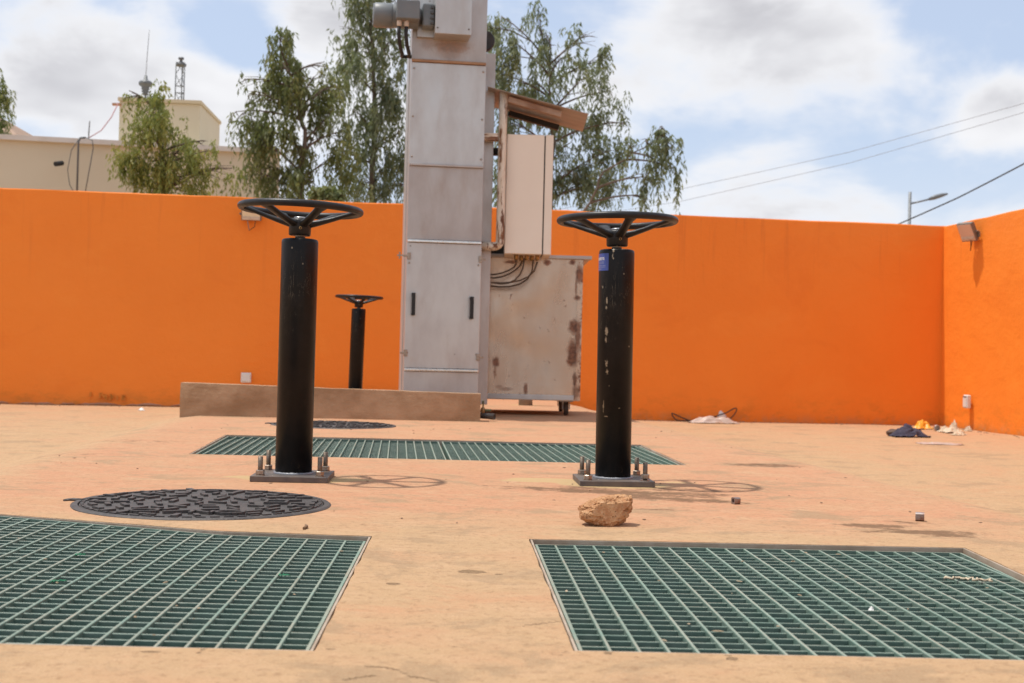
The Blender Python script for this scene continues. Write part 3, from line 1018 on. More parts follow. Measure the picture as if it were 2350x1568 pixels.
def build_sticker(parent):
    m, nt, b, oc = new_mat('blue_sticker_print')
    b.inputs['Base Color'].default_value = (0.045, 0.075, 0.30, 1)
    b.inputs['Roughness'].default_value = 0.35
    mw = simple('white_print', (0.72, 0.72, 0.75), None, 20, 0.45)
    ml = simple('pale_blue_print', (0.20, 0.24, 0.46), None, 20, 0.45)

    def patch(a0, a1, z0, z1, r, n=10):
        mb = MB()
        vs, fs = [], []
        for k in range(n + 1):
            a = a0 + (a1 - a0) * k / n
            for rr in (r, r - 0.0004):
                for z in (z0, z1):
                    vs.append((rr * math.cos(a), rr * math.sin(a), z))
        for k in range(n):
            o = k * 4
            fs += [(o, o + 4, o + 5, o + 1), (o + 2, o + 3, o + 7, o + 6), (o, o + 2, o + 6, o + 4), (o + 1, o + 5, o + 7, o + 3)]
        fs += [(0, 1, 3, 2), (n * 4, n * 4 + 2, n * 4 + 3, n * 4 + 1)]
        mb.add(vs, fs)
        return mb
    A = lambda deg: R(-90 - deg) - PZ       # degrees to the left of the side facing the yard
    st = patch(A(31), A(108), 0.866, 0.936, 0.0731).build('sticker', m, parent)
    st['label'] = 'blue printed sticker high on the column'
    # block letters: the word breaks round the column, its end reads "nsi"
    bars = MB()
    z0, z1 = 0.9085, 0.9205
    for (d0, d1, a, b_) in [(47.0, 48.0, z0, z1 - .003), (47.0, 48.0, z1 - .0015, z1),                      # i
                            (49.5, 53.5, z0, z0 + .0022), (49.5, 53.5, z0 + .0048, z0 + .0070), (49.5, 53.5, z0 + .0096, z1), (49.5, 50.7, z0, z0 + .006), (52.3, 53.5, z0 + .006, z1),   # s
                            (55.5, 57.0, z0, z1), (60, 61.5, z0, z1), (55.5, 61.5, z1 - .0025, z1)]:       # n
        p = patch(A(d0), A(d1), a, b_, 0.0736, 2)
        bars.add(p.v, p.f)
    for (d0, d1) in [(63.5, 68.5), (71, 76), (79, 86)]:
        p = patch(A(d0), A(d1), z0, z1, 0.0736, 3); bars.add(p.v, p.f)
    bars.build('lettering', mw, st)
    sm = MB()
    for (d0, d1, z) in [(48, 62, .9015), (64, 84, .9015), (48, 84, .8965), (42, 55, .8865), (58, 84, .8865), (42, 62, .8805), (65, 84, .8805), (60, 84, .8725)]:
        p = patch(A(d0), A(d1), z - .0013, z + .0013, 0.0736, 5); sm.add(p.v, p.f)
    sm.build('small_print', ml, st)


build_sticker(ped_right)


# ------------------------------------------------------------------ manhole covers
def manhole(label, c, r, rz, joined):
    t = thing('manhole_cover', label, 'manhole cover', (c.x, c.y, 0), (0, 0, rz))
    b = MB(); b.lathe([(r - 0.013, 0.002), (r - 0.012, 0.0055), (r + 0.004, 0.0055), (r + 0.010, 0.001), (r + 0.010, -0.10), (r - 0.013, -0.10)], 96, closed=True, smooth=False)
    b.build('frame_ring', MAT['iron'], t)
    b = MB(); b.lathe([(r - 0.016, -0.05), (r - 0.016, 0.001), (r - 0.018, 0.0040)], 96, smooth=False)
    b.build('lid', MAT['iron'], t)
    b = MB()
    pts = [(-r + 0.02, 0.012, 0.003), (-r - 0.02, 0.020, 0.004), (-r - 0.038, 0.018, 0.003), (-r - 0.048, 0.006, 0.002)]
    b.tube(pts, [0.007, 0.0065, 0.006, 0.005], 6); b.build('hinge_lug', MAT['iron'], t)
    stud = MB(); stud.box((0, 0, 0.0), (1, 1, 0.014))
    sme = stud.mesh('stud', MAT['iron'])
    rng = random.Random(3)
    allb = MB()
    n_st = 0

    def put(x, y, w, d, a, zc=0.010):
        if joined:
            allb.box((0, 0, 0), (w, d, 0.016), Matrix.Translation((x, y, zc)) @ Matrix.Rotation(a, 4, 'Z'))
        else:
            link('stud', sme, t, (x, y, zc), (0, 0, a), (w, d, 1.0))
    for rad, n in ((0.355, 27), (0.306, 23), (0.256, 19), (0.206, 14), (0.152, 10), (0.100, 6), (0.04, 3)):
        for k in range(n):
            a = 2 * math.pi * (k + rng.uniform(-.22, .22)) / n
            rr = rad + rng.uniform(-.010, .010)
            x, y = rr * math.cos(a), rr * math.sin(a)
            if -0.17 < x < 0.17 and -0.325 < y < -0.245 and not joined:
                continue
            if math.hypot(x - 0.235, y - 0.02) < 0.055:
                continue
            tang = a + math.pi / 2 if rng.random() < 0.62 else a
            tang += rng.uniform(-.25, .25)
            put(x, y, rng.uniform(0.040, 0.062), rng.uniform(0.014, 0.020), tang, 0.0042)
    for k in range(58):
        a = 2 * math.pi * k / 58
        put((r - .026) * math.cos(a) * 1.0, (r - .026) * math.sin(a), 0.028, 0.010, a + math.pi / 2, 0.001)
    if joined:
        o = allb.build('studs', MAT['iron'], t); o['kind'] = 'stuff'
    else:
        # lifting key hole: solid black block, its colour stands for the shade inside
        b = MB(); b.box((0.235, 0.02, 0.0058), (0.052, 0.045, 0.0044)); b.build('key_hole_shade', MAT['seal'], t)
        fr = MB()
        for (x, y, w, d) in ((0.235, -0.010, 0.075, 0.010), (0.235, 0.05, 0.075, 0.010), (0.202, 0.02, 0.010, 0.05), (0.268, 0.02, 0.010, 0.05)):
            fr.box((x, y, 0.0075), (w, d, 0.010))
        fr.build('key_hole_rim', MAT['iron'], t)
        # cast letters facing the camera
        le = MB()
        zc = 0.0058

        def bar(x0, y0, x1, y1, w=0.011):
            d = Vector((x1 - x0, y1 - y0, 0))
            le.box((0, 0, 0), (d.length, w, 0.015), Matrix.Translation(((x0 + x1) / 2, (y0 + y1) / 2, zc)) @ Matrix.Rotation(math.atan2(d.y, d.x), 4, 'Z'))

        def ring(cx, cy, rx, ry, a0=0, a1=360):
            k = 14
            for i in range(k):
                u, v = R(a0 + (a1 - a0) * i / k), R(a0 + (a1 - a0) * (i + 1) / k)
                bar(cx + rx * math.cos(u), cy + ry * math.sin(u), cx + rx * math.cos(v), cy + ry * math.sin(v), 0.010)
        ring(-0.130, -0.275, 0.042, 0.030)
        bar(-0.068, -0.300, 0.006, -0.262)
        bar(0.014, -0.305, 0.022, -0.262); bar(0.022, -0.262, 0.075, -0.303); bar(0.075, -0.303, 0.080, -0.262)
        ring(0.132, -0.280, 0.042, 0.030)
        le.build('cast_lettering', MAT['iron'], t)
    return t


manhole('large near round cast-iron manhole cover behind the left foreground grating', MAN1, MAN1_R, R(3), False)
manhole('far round cast-iron manhole cover in front of the concrete kerb', MAN2, MAN2_R, R(5), True)


# ------------------------------------------------------------------ concrete kerb
def build_kerb():
    a, b_ = gnd(412, 962), gnd(1102, 968)
    a = Vector((at(412, 960, 9.66).x, 9.66, 0)); b_ = Vector((at(1102, 960, 9.80).x, 9.80, 0))
    d = (b_ - a); L = d.length; d.normalize(); nrm = Vector((-d.y, d.x, 0))
    t = thing('concrete_kerb', 'low rough cement kerb lying across the slab in front of the screen tower', 'kerb', tuple(a))
    nx, nz = 40, 4
    vs, fs = [], []
    W = nx + 1
    rows = []
    for (off, zf) in ((0, 0), (0, .35), (0, .75), (0.006, 1), (0.150, 1.0), (0.155, .5), (0.155, 0)):
        row = []
        for i in range(W):
            s = L * i / nx
            top = 0.246 - 0.036 * i / nx + 0.004 * fbm(s, 5, 0, 3)
            z = -0.20 + (top + 0.20) * zf
            p = d * s + nrm * (off + 0.007 * fbm(s, z * 3 + off * 9, 2, 1.6))
            row.append((p.x, p.y, z))
        rows.append(row)
    for r in rows:
        vs += r
    for j in range(len(rows) - 1):
        for i in range(nx):
            fs.append((j * W + i, j * W + i + 1, (j + 1) * W + i + 1, (j + 1) * W + i))
    n = len(rows)
    fs.append([j * W for j in range(n)]); fs.append([j * W + nx for j in range(n)][::-1])
    fs = [f for f in fs]
    b = MB(); b.add(vs, fs)
    b.build('kerb_wall', MAT['kerb'], t)


build_kerb()


# ------------------------------------------------------------------ screen tower (mechanical bar screen housing)
def build_tower():
    Y0 = 10.30
    pl, pr = at(933, 600, Y0), at(1105, 600, Y0 + 0.08)
    w = (Vector((pr.x, pr.y, 0)) - Vector((pl.x, pl.y, 0))).length
    t = thing('screen_tower', 'tall stainless steel screen tower with two black door handles and a grey motor on top', 'machine', (pl.x, pl.y, 0), (0, 0, AX))

    def Z(y):
        return at(1018, y, Y0 + .04).z
    b = MB(); b.box((w / 2, 0.20, 1.85), (w - 0.012, 0.34, 3.7)); b.build('front_housing', MAT['steel_dusty'], t)
    b = MB(); b.box((w / 2 + 0.030, 0.52, (3.0 + 0.10) / 2), (w + 0.062, 0.34, 3.0 - 0.10)); b.build('rear_housing', MAT['steel'], t)
    # right hand chain casing seen beside the front panels
    zs = Z(104)
    b = MB(); b.box((w + 0.052, 0.27, (zs + 0.10) / 2), (0.095, 0.15, zs - 0.10), bev=0.003); side = b.build('side_casing', MAT['steel_dusty'], t)
    b = MB(); b.lathe([(0.075, -0.05), (0.082, -0.04), (0.082, 0.04), (0.075, 0.05)], 28, Matrix.Translation((w + 0.015, 0.30, zs + 0.12)) @ Matrix.Rotation(math.pi / 2, 4, 'X'))
    b.build('chain_guard', MAT['shaded_darksteel'], t)
    MAT['seam_rust'] = simple('rusty_seam', (0.40, 0.24, 0.14), (0.30, 0.17, 0.095), 6, 0.7)
    # panels on the front
    seams = [(-80, 138, 'steel_dusty', 0.010), (146, 377, 'steel', 0.018), (383, 551, 'steel_dusty', 0.012), (559, 846, 'steel', 0.018), (854, 960, 'steel', 0.012)]
    panels = []
    for (ya, yb, mt, th) in seams:
        z1, z0 = Z(ya), Z(yb)
        b = MB(); b.box((w / 2, 0.03 - th / 2 - 0.001, (z0 + z1) / 2), (w, th, z1 - z0), bev=0.0025)
        panels.append(b.build('panel', MAT[mt], t))
    zb_ = Z(92)
    panels[0].data.materials[0] = mat_steel('stained_stainless_panel', (0.47, 0.44, 0.415), (0.41, 0.375, 0.35), 0.6, 0.44, (0.34, 0.26, 0.20), 0.38,
                                            rust=[(0.31, zb_ - 0.05, .15, .05, .50), (0.30, zb_ - 0.11, .10, .05, .25), (0.12, zb_ - .03, .05, .05, .25), (0.33, zb_ - .02, .13, .03, .35)], edge=False)
    panels[3].name = 'access_door'
    panels[3]['label'] = 'access door with two upright black handles'
    for y, m_ in ((142, 'seam_rust'), (380, 'steel_dusty'), (555, 'bright'), (850, 'bright')):
        z = Z(y)
        b = MB(); b.box((w / 2, 0.008, z), (w - 0.004, 0.030, 0.020), bev=0.004); b.build('seam_strip', MAT[m_], t)
    # panel bolts
    for (xs, ys, pi) in (((0.022, w - 0.022), (160, 270, 362), 1), ((0.022, w - 0.022), (606, 812), 3)):
        for x in xs:
            for y in ys:
                b = MB(); b.lathe([(0.0085, 0), (0.0085, 0.005), (0.005, 0.008)], 10, Matrix.Translation((x, 0.012, Z(y))) @ Matrix.Rotation(math.pi / 2, 4, 'X'))
                b.build('bolt', MAT['nutsteel'], panels[pi])
    # latches
    for x, y in ((0.022, 590), (w - 0.012, 592), (0.014, 812), (w - 0.012, 818)):
        b = MB()
        sgn = -1 if x < .1 else 1
        b.box((x + sgn * 0.004, 0.004, Z(y)), (0.030, 0.012, 0.055), bev=0.003)
        b.box((x + sgn * 0.030, 0.004, Z(y)), (0.034, 0.010, 0.018), bev=0.003)
        la = b.build('latch', MAT['nutsteel'], panels[3])
        if y == 590:
            b = MB()
            b.box((x - 0.070, 0.004, Z(y) + .002), (0.055, 0.008, 0.012))
            b.box((x - 0.078, 0.004, Z(y) + .002), (0.012, 0.012, 0.055), bev=0.003)
            b.build('wing_nut', MAT['nutsteel'], la)
    # handles
    for x, y in ((0.062, 700), (w - 0.072, 705)):
        b = MB()
        zc = Z(y)
        b.box((x, -0.030, zc), (0.030, 0.014, 0.180), bev=0.004)
        for s in (-1, 1):
            b.box((x, -0.008, zc + s * 0.078), (0.030, 0.042, 0.024), bev=0.003)
        b.build('handle', MAT['seal'], panels[3])
    # upper drive box and gear motor
    zb, zt = Z(92), Z(-4)
    bx0, bx1 = 0.168, 0.455
    b = MB(); b.box(((bx0 + bx1) / 2, -0.085, (zb + zt) / 2), (bx1 - bx0, 0.23, zt - zb), bev=0.004); db = b.build('drive_box', MAT['steel'], t)
    b = MB()
    for x in (bx0 + .02, bx1 - .02):
        for z in (zb + .045, zt - .03):
            b.lathe([(0.007, 0), (0.007, 0.004), (0.004, 0.006)], 8, Matrix.Translation((x, -0.200, z)) @ Matrix.Rotation(math.pi / 2, 4, 'X'))
    b.build('screws', MAT['bolt'], db)
    b = MB(); b.box((w * .2, 0.0, Z(30)), (0.16, 0.05, .42)); b.build('mounting_plate', MAT['steel'], t)
    zc = Z(48)
    b = MB(); b.box((0.118, -0.075, zc), (0.095, 0.16, 0.185), bev=0.012); g = b.build('gearbox', MAT['motor'], t)
    b = MB()
    for k in range(4):
        b.box((0.146, -0.162, zc - 0.066 + k * 0.042), (0.030, 0.016, 0.024), bev=0.004)
    b.build('cooling_fins', MAT['motor2'], g)
    b = MB(); b.lathe([(0.05, 0), (0.065, .02), (0.065, 0.05), (0.05, 0.06)], 28, Matrix.Translation((0.075, -0.075, zc)) @ Matrix.Rotation(-math.pi / 2, 4, 'Y')); b.build('motor_flange', MAT['motor2'], t)
    b = MB(); b.lathe([(0.088, 0), (0.093, .01), (0.093, 0.33), (0.086, 0.345), (0.05, .350)], 40, Matrix.Translation((0.045, -0.055, zc - .002)) @ Matrix.Rotation(-math.pi / 2, 4, 'Y'))
    mo = b.build('motor', MAT['motor'], t)
    b = MB(); b.lathe([(0.0945, 0.0), (0.098, .006), (0.098, 0.135), (0.09, 0.15), (.06, .155)], 40, Matrix.Translation((-0.165, -0.055, zc - .002)) @ Matrix.Rotation(-math.pi / 2, 4, 'Y'))
    b.build('fan_cowl', MAT['motor'], mo)
    b = MB(); b.box((-0.050, -0.175, zc + 0.012), (0.185, 0.11, 0.155), bev=0.012); tb = b.build('terminal_box', MAT['motor'], mo)
    b = MB(); b.box((-0.050, -0.235, zc + 0.012), (0.178, 0.016, 0.148), bev=0.006); b.build('terminal_cover', MAT['motor'], tb)
    for x in (-0.115, -0.058):
        b = MB(); b.lathe([(0.013, 0), (0.019, .012), (0.019, 0.045), (0.016, 0.05)], 14, Matrix.Translation((x, -0.18, zc - 0.115)))
        gl = b.build('cable_gland', MAT['gland'], tb)
        b = MB()
        b.tube([(x, -0.18, zc - .11), (x - .002, -0.18, zc - 0.17), (x + 0.01, -0.15, zc - 0.25), (x + 0.035, -0.05, zc - .30), (x + .04, 0.12, zc - .28), (0.05, 0.20, zc - .26)], 0.015, 8)
        b.build('cable', MAT['seal'], gl)
    return t, w


tower, TW = build_tower()
T_M = Matrix.Translation(tower.location) @ Matrix.Rotation(AX, 4, 'Z')


# ------------------------------------------------------------------ control cabinet, bracket and canopy
def build_cabinet():
    Yf = 10.52
    # supporting bracket: rectangular tubes welded to the tower
    t = thing('cabinet_bracket', 'rusty cream tube bracket bolted to the right side of the screen tower', 'bracket', (0, 0, 0))

    def bar(name, p, q, wx, mat, par, wy=None):
        p, q = Vector(p), Vector(q)
        d = q - p
        up = Vector((0, 1, 0))
        zax = d.normalized(); xax = up.cross(zax).normalized(); yax = zax.cross(xax)
        M = Matrix((xax, yax, zax)).transposed().to_4x4(); M.translation = (p + q) / 2
        b = MB(); b.box((0, 0, 0), (wx, wy or wx, d.length), bev=0.005)
        o = b.build(name, MAT[mat], par); o.matrix_local = M
        return o
    top, bot = at(1157, 212, Yf), at(1146, 566, Yf)
    xm = (top.x + bot.x) / 2
    e = at(1107, 561, Yf)
    b = MB()
    rb = 0.045
    b.tube([(xm, Yf, top.z)] + [(xm, Yf, top.z + (bot.z + rb - top.z) * f) for f in (.25, .5, .75, 1)] + [(xm - rb * (1 - math.cos(a_)), Yf, bot.z + rb - rb * math.sin(a_)) for a_ in (.4, .8, 1.2, 1.5707)] + [(e.x - 0.03, Yf, bot.z)], 0.035, 14)
    b.build('bent_post', MAT['rustpaint'], t)
    e2 = at(1110, 315, Yf)
    bar('upper_arm', (e2.x - 0.05, Yf, e2.z), (xm - 0.035, Yf, e2.z), 0.062, 'rustpaint', t)
    Yb = Yf + 0.62
    xb = xm + 0.0
    bar('post', (xb, Yb, bot.z - 0.03), (xb, Yb, top.z + .0), 0.066, 'shaded_darksteel', t)  # rear tubes: shade is put into their dark colour
    bar('lower_arm', (e.x - .03, Yb, bot.z), (xb - .033, Yb, bot.z), 0.064, 'shaded_darksteel', t)
    bar('upper_arm', (e.x - .03, Yb, e2.z - .02), (xb - .033, Yb, e2.z - .02), 0.064, 'shaded_darksteel', t)
    bar('cross_tube', (xm, Yf + .036, bot.z + .10), (xm, Yb - .034, bot.z + .10), 0.060, 'shaded_darksteel', t)
    bar('cross_tube', (xm, Yf + .036, top.z - .55), (xm, Yb - .034, top.z - .55), 0.060, 'shaded_darksteel', t)
    # canopy sheet on two rafters
    c = thing('canopy', 'sloping sheet-metal canopy above the beige control cabinet', 'canopy', (0, 0, 0))
    sheet_m = simple('weathered_roof_sheet', (0.36, 0.325, 0.30), (0.31, 0.27, 0.245), 2, 0.5, 0.1, 0.0, 30)
    n0, n1 = at(1119, 199, Yf - .09), at(1350, 262, Yf - .09)
    Yr = 11.26
    vs = []
    nrm = Vector((0, 0, 1))
    depth = Yr - (Yf - .09)
    sl = (n1 - n0)
    b = MB()
    K = 10
    prof = []
    for k in range(K + 1):
        f = k / K
        zoff = 0.0012 * (1 if k % 2 else -1) if 0 < k < K else 0
        prof.append((f, zoff))
    a = []
    for (f, zo) in prof:
        y = n0.y + depth * f
        a.append(((n0.x, y, n0.z + zo), (n1.x, y, n1.z + zo)))
    vs = [p for pr in a for p in pr] + [(p[0], p[1], p[2] + 0.003) for pr in a for p in pr]
    o = 2 * (K + 1)
    fs = []
    for k in range(K):
        fs += [(2 * k, 2 * k + 1, 2 * k + 3, 2 * k + 2), (o + 2 * k, o + 2 * k + 2, o + 2 * k + 3, o + 2 * k + 1), (2 * k, 2 * k + 2, o + 2 * k + 2, o + 2 * k), (2 * k + 1, o + 2 * k + 1, o + 2 * k + 3, 2 * k + 3)]
    fs += [(0, 1, o + 1, o), (2 * K, 2 * K + 1, o + 2 * K + 1, o + 2 * K)]
    b.add(vs, fs); b.build('roof_sheet', sheet_m, c)
    MAT['rafter'] = simple('rusty_rafter_steel', (0.42, 0.31, 0.24), (0.24, 0.13, 0.08), 9, 0.6, 0, 0.2, 40, (1, 1, .6))
    for yy, mt in ((Yf + 0.03, 'rafter'), (Yb, 'shaded_darksteel')):
        f0 = (xm - n0.x - .02) / (n1.x - n0.x)
        P = n0 + sl * f0; Q = n0 + sl * 0.74
        bar('rafter', (P.x + .06, yy, P.z - 0.052), (Q.x, yy, Q.z - 0.046), 0.046, mt, c, 0.075)
    for yy in (Yf + .25,):
        P = n0 + sl * 0.97
        bar('purlin', (P.x - .02, Yf + .0, P.z - .022), (P.x - .02, Yr - .04, P.z - .022), 0.026, 'rustpaint', c)
    # cabinet
    cl, cr = at(1163, 585, Yf + .05), at(1266, 585, Yf + .05)
    zt, zb = at(1210, 309, Yf + .05).z, at(1210, 583, Yf + .05).z
    W = cr.x - xm - 0.045
    k = thing('control_cabinet', 'beige electrical control cabinet mounted under the sloping canopy', 'cabinet', (xm + 0.038, Yf + 0.05, zb), (0, 0, R(1.0)))
    dw = 0.064
    bw = W - dw - 0.010
    H = zt - zb
    D = 0.60
    b = MB(); b.box((bw / 2, D / 2, H / 2), (bw, D, H), bev=0.004); b.build('body', MAT['cabinet'], k)
    b = MB(); b.box((bw + 0.005, D / 2, H / 2), (0.0095, D - 0.012, H - 0.012)); b.build('door_seal', MAT['seal'], k)
    b = MB(); b.box((bw + 0.010 + dw / 2, D / 2, H / 2), (dw, D + 0.006, H + 0.004), bev=0.005); dr = b.build('door', MAT['cabinet'], k)
    b = MB(); b.box((bw + 0.012 + dw + 0.008, D - 0.08, H * .55), (0.016, 0.03, 0.09), bev=0.004); b.build('door_lock', MAT['seal'], dr)
    for i in range(5):
        x = 0.10 + 0.055 * i * .8
        y = 0.12 + 0.05 * (i % 2)
        b = MB(); b.lathe([(0.018, 0), (0.018, -0.02), (0.013, -0.045)], 12, Matrix.Translation((x, y, 0.001))); gl = b.build('cable_gland', MAT['brass'], k)
        b = MB()
        dx = -0.30 - x * 0.7
        jx = random.uniform(.6, 1.5)
        pts = []
        for s in range(13):
            f = s / 12
            px = x + (dx - x) * smooth01(f)
            pz = -0.04 - (0.11 + 0.035 * i * jx) * math.sin(math.pi * min(1, f * 1.15)) ** 0.8 * (1 if f < .87 else .9) - 0.02 * f
            pts.append((px + .02 * math.sin(f * 7 + i * 2.3), y + 0.05 * math.sin(f * 5 + i * 1.9), pz + .012 * math.sin(f * 9 + i)))
        b.tube(pts, 0.0070, 7); b.build('cable', MAT['cable_brown'], gl)


MAT['cable_brown'] = simple('dusty_black_cable', (0.055, 0.035, 0.022), (0.10, 0.062, 0.036), 14, 0.6)
build_cabinet()


# ------------------------------------------------------------------ wheeled waste container
def build_container():
    Yc = 11.05
    br, tr = at(1328, 921, Yc), at(1345, 596, Yc)
    bw = 1.16
    tilt = R(1.5)
    t = thing('waste_container', 'rust-spotted stainless waste container on castors beside the screen tower', 'container', (br.x, Yc, 0), (0, 0, R(1.0)))
    z0 = br.z
    H = (tr - br).length
    px = lambda x, y: (at(x, y, Yc).x - br.x, at(x, y, Yc).z)     # front-face coordinates

    def spot(x, y, rx, ry, s=1.0):
        X, Zz = px(x, y); return (X, Zz, rx, ry, s)
    rust = [spot(1138, 832, .028, .040, .95), spot(1136, 850, .010, .06, .5), spot(1256, 603, .030, .022), spot(1314, 602, .026, .020), spot(1330, 630, .03, .065), spot(1322, 655, .008, .10, .7), spot(1325, 684, .026, .022, .9),
            spot(1317, 750, .042, .055), spot(1326, 770, .022, .14, .9), spot(1314, 810, .044, .105), spot(1310, 826, .03, .06), spot(1319, 873, .018, .06, .9), spot(1322, 900, .03, .06, .7),
            spot(1206, 893, .016, .045, .9), spot(1160, 893, .05, .014, .45), spot(1145, 888, .03, .014, .4), spot(1172, 602, .05, .014, .8), spot(1205, 910, .02, .02, .9)]
    m = mat_steel('rusting_stainless_sheet', (0.56, 0.42, 0.315), (0.49, 0.36, 0.265), 0.75, 0.19, (0.40, 0.26, 0.17), 0.35, rust=rust)
    D = 1.0
    # a slightly dented front sheet
    nx, nz = 18, 18
    b = MB(); vs, fs = [], []
    shear = (tr.x - br.x) / H
    for j in range(nz + 1):
        for i in range(nx + 1):
            f, g = i / nx, j / nz
            x = -bw + bw * f + shear * H * g * 0.35
            z = z0 + H * g
            dent = 0.012 * math.sin(math.pi * f) * math.sin(math.pi * g) + 0.010 * fbm(f * 2, g * 2, 3, 1.3) * math.sin(math.pi * f) * math.sin(math.pi * g)
            vs.append((x, dent, z))
    for j in range(nz):
        for i in range(nx):
            fs.append((j * (nx + 1) + i, j * (nx + 1) + i + 1, (j + 1) * (nx + 1) + i + 1, (j + 1) * (nx + 1) + i))
    b.add(vs, fs, True); b.build('front_sheet', m, t)
    b = MB()
    b.box((-bw + 0.01, D / 2, z0 + H / 2), (0.02, D - .01, H), Matrix.Translation((shear * H * .17, 0, 0)))
    b.box((-0.010, D / 2, z0 + H / 2), (0.02, D - .01, H), Matrix.Translation((shear * H * .17, 0, 0)))
    b.box((-bw / 2, D, z0 + H / 2), (bw, 0.02, H), Matrix.Translation((shear * H * .17, 0, 0)))
    b.box((-bw / 2, D / 2, z0 + 0.02), (bw - .03, D - .03, 0.02))
    b.build('shell', m, t)
    b = MB()
    b.box((-bw / 2 + 0.02 + shear * H * .35, -0.012, z0 + H + 0.012), (bw + 0.10, 0.065, 0.030), bev=0.004)
    b.box((-bw / 2 + 0.02 + shear * H * .35, D, z0 + H + 0.012), (bw + 0.10, 0.065, 0.030), bev=0.004)
    for x in (-bw + .0, 0.035):
        b.box((x + shear * H * .35, D / 2 - .01, z0 + H + 0.012), (0.05, D - .06, 0.028), bev=0.004)
    b.build('rim_flange', MAT['steel_dusty'], t)
    b = MB(); b.box((-bw / 2 - .02, -0.010, z0 + 0.026), (bw - .05, 0.022, 0.042), bev=0.003); b.build('bottom_rail', MAT['steel'], t)
    b = MB(); b.box((-0.018, -0.008, z0 + H / 2), (0.045, 0.012, H - .01), Matrix.Shear('XZ', 4, (0, 0)) if False else Matrix.Translation((shear * H * .17, 0, 0))); b.build('corner_post', m, t)
    # castors
    for (x, y) in ((-0.10, 0.10), (-bw + 0.14, 0.10), (-0.10, D - 0.12), (-bw + 0.14, D - 0.12)):
        zz = z0
        fl = floor_h(br.x + x, Yc + y)
        rr = min(0.062, (zz - fl) * 0.47)
        b = MB()
        b.box((x, y, zz - 0.006), (0.11, 0.09, 0.010))
        for s in (-1, 1):
            b.box((x + s * 0.030, y + 0.02, (zz + fl + rr) / 2), (0.006, 0.05, zz - fl - rr + 0.02))
        ca = b.build('castor', MAT['galv'], t)
        b = MB(); b.lathe([(rr * .9, -0.020), (rr, -0.012), (rr, 0.012), (rr * .9, 0.020)], 24, Matrix.Translation((x, y + 0.025, fl + rr)) @ Matrix.Rotation(math.pi / 2, 4, 'Y'))
        b.build('wheel', MAT['castor'], ca)


MAT['castor'] = simple('worn_castor_rubber', (0.055, 0.035, 0.024), (0.09, 0.055, 0.035), 20, 0.7)
build_container()


def build_pipes():
    p = gnd(1206, 931)
    b = MB(); b.lathe([(0.072, -0.1), (0.072, 0.70), (0.066, 0.705), (0.066, 0.2)], 28)
    o = b.build('standpipe', simple('grey_pvc', (0.20, 0.165, 0.14), (0.26, 0.21, 0.17), 8, 0.5), None, (p.x, p.y + .07, 0))
    tag(o, 'short grey standpipe showing below the waste container', 'pipe')
    # drain pipe with brass tap at the kerb's right end
    q = gnd(1118, 966)
    t = thing('drain_tap', 'dark drain pipe with small brass tap at the right end of the kerb', 'tap', (q.x, q.y, 0))
    dark = simple('dark_pipe', (0.040, 0.035, 0.032), (0.07, 0.055, 0.045), 20, 0.5)
    r = 0.024
    b = MB(); b.lathe([(r, 0), (r, 0.24), (r * .8, 0.24), (r * .8, 0.18)], 18, Matrix.Translation((-0.155, 0.05, r + .012)) @ Matrix.Rotation(R(106), 4, Matrix.Rotation(R(-22), 3, 'Z') @ Vector((0, 1, 0)) ) if False else Matrix.Translation((-0.16, 0.06, r + .020)) @ Matrix.Rotation(R(-25), 4, 'Z') @ Matrix.Rotation(R(92), 4, 'Y'))
    b.build('pipe', dark, t)
    b = MB(); b.lathe([(0.013, 0), (0.016, .01), (0.016, .045), (0.008, 0.05), (0.008, 0.085)], 12, Matrix.Translation((-0.035, 0.0, 0.055))); b.build('tap_body', MAT['brass'], t)
    b = MB(); b.box((-0.035, 0, 0.145), (0.016, 0.05, 0.022), bev=.003); b.box((0.0, .0, .082), (0.06, 0.018, .018), bev=.003); b.build('tap_lever', simple('green_lever', (0.10, 0.12, 0.05), None, 20, 0.5), t)


build_pipes()


# ------------------------------------------------------------------ wall fittings
def on_wall(x, y, off=0.0):
    """point of the back wall's face behind a picture position, moved off towards the yard"""
    d = ray(x, y)
    nrm = Vector((WALL_D.y, -WALL_D.x, 0))
    o = Vector((0, 0, CAM_H))
    t = (WALL_P - o).dot(nrm) / d.dot(nrm)
    return o + d * t + nrm * off


def on_rwall(x, y, off=0.0):
    d = ray(x, y)
    nrm = Vector((RW_D.y, -RW_D.x, 0))
    o = Vector((0, 0, CAM_H))
    t = (CORNER - o).dot(nrm) / d.dot(nrm)
    return o + d * t + nrm * off


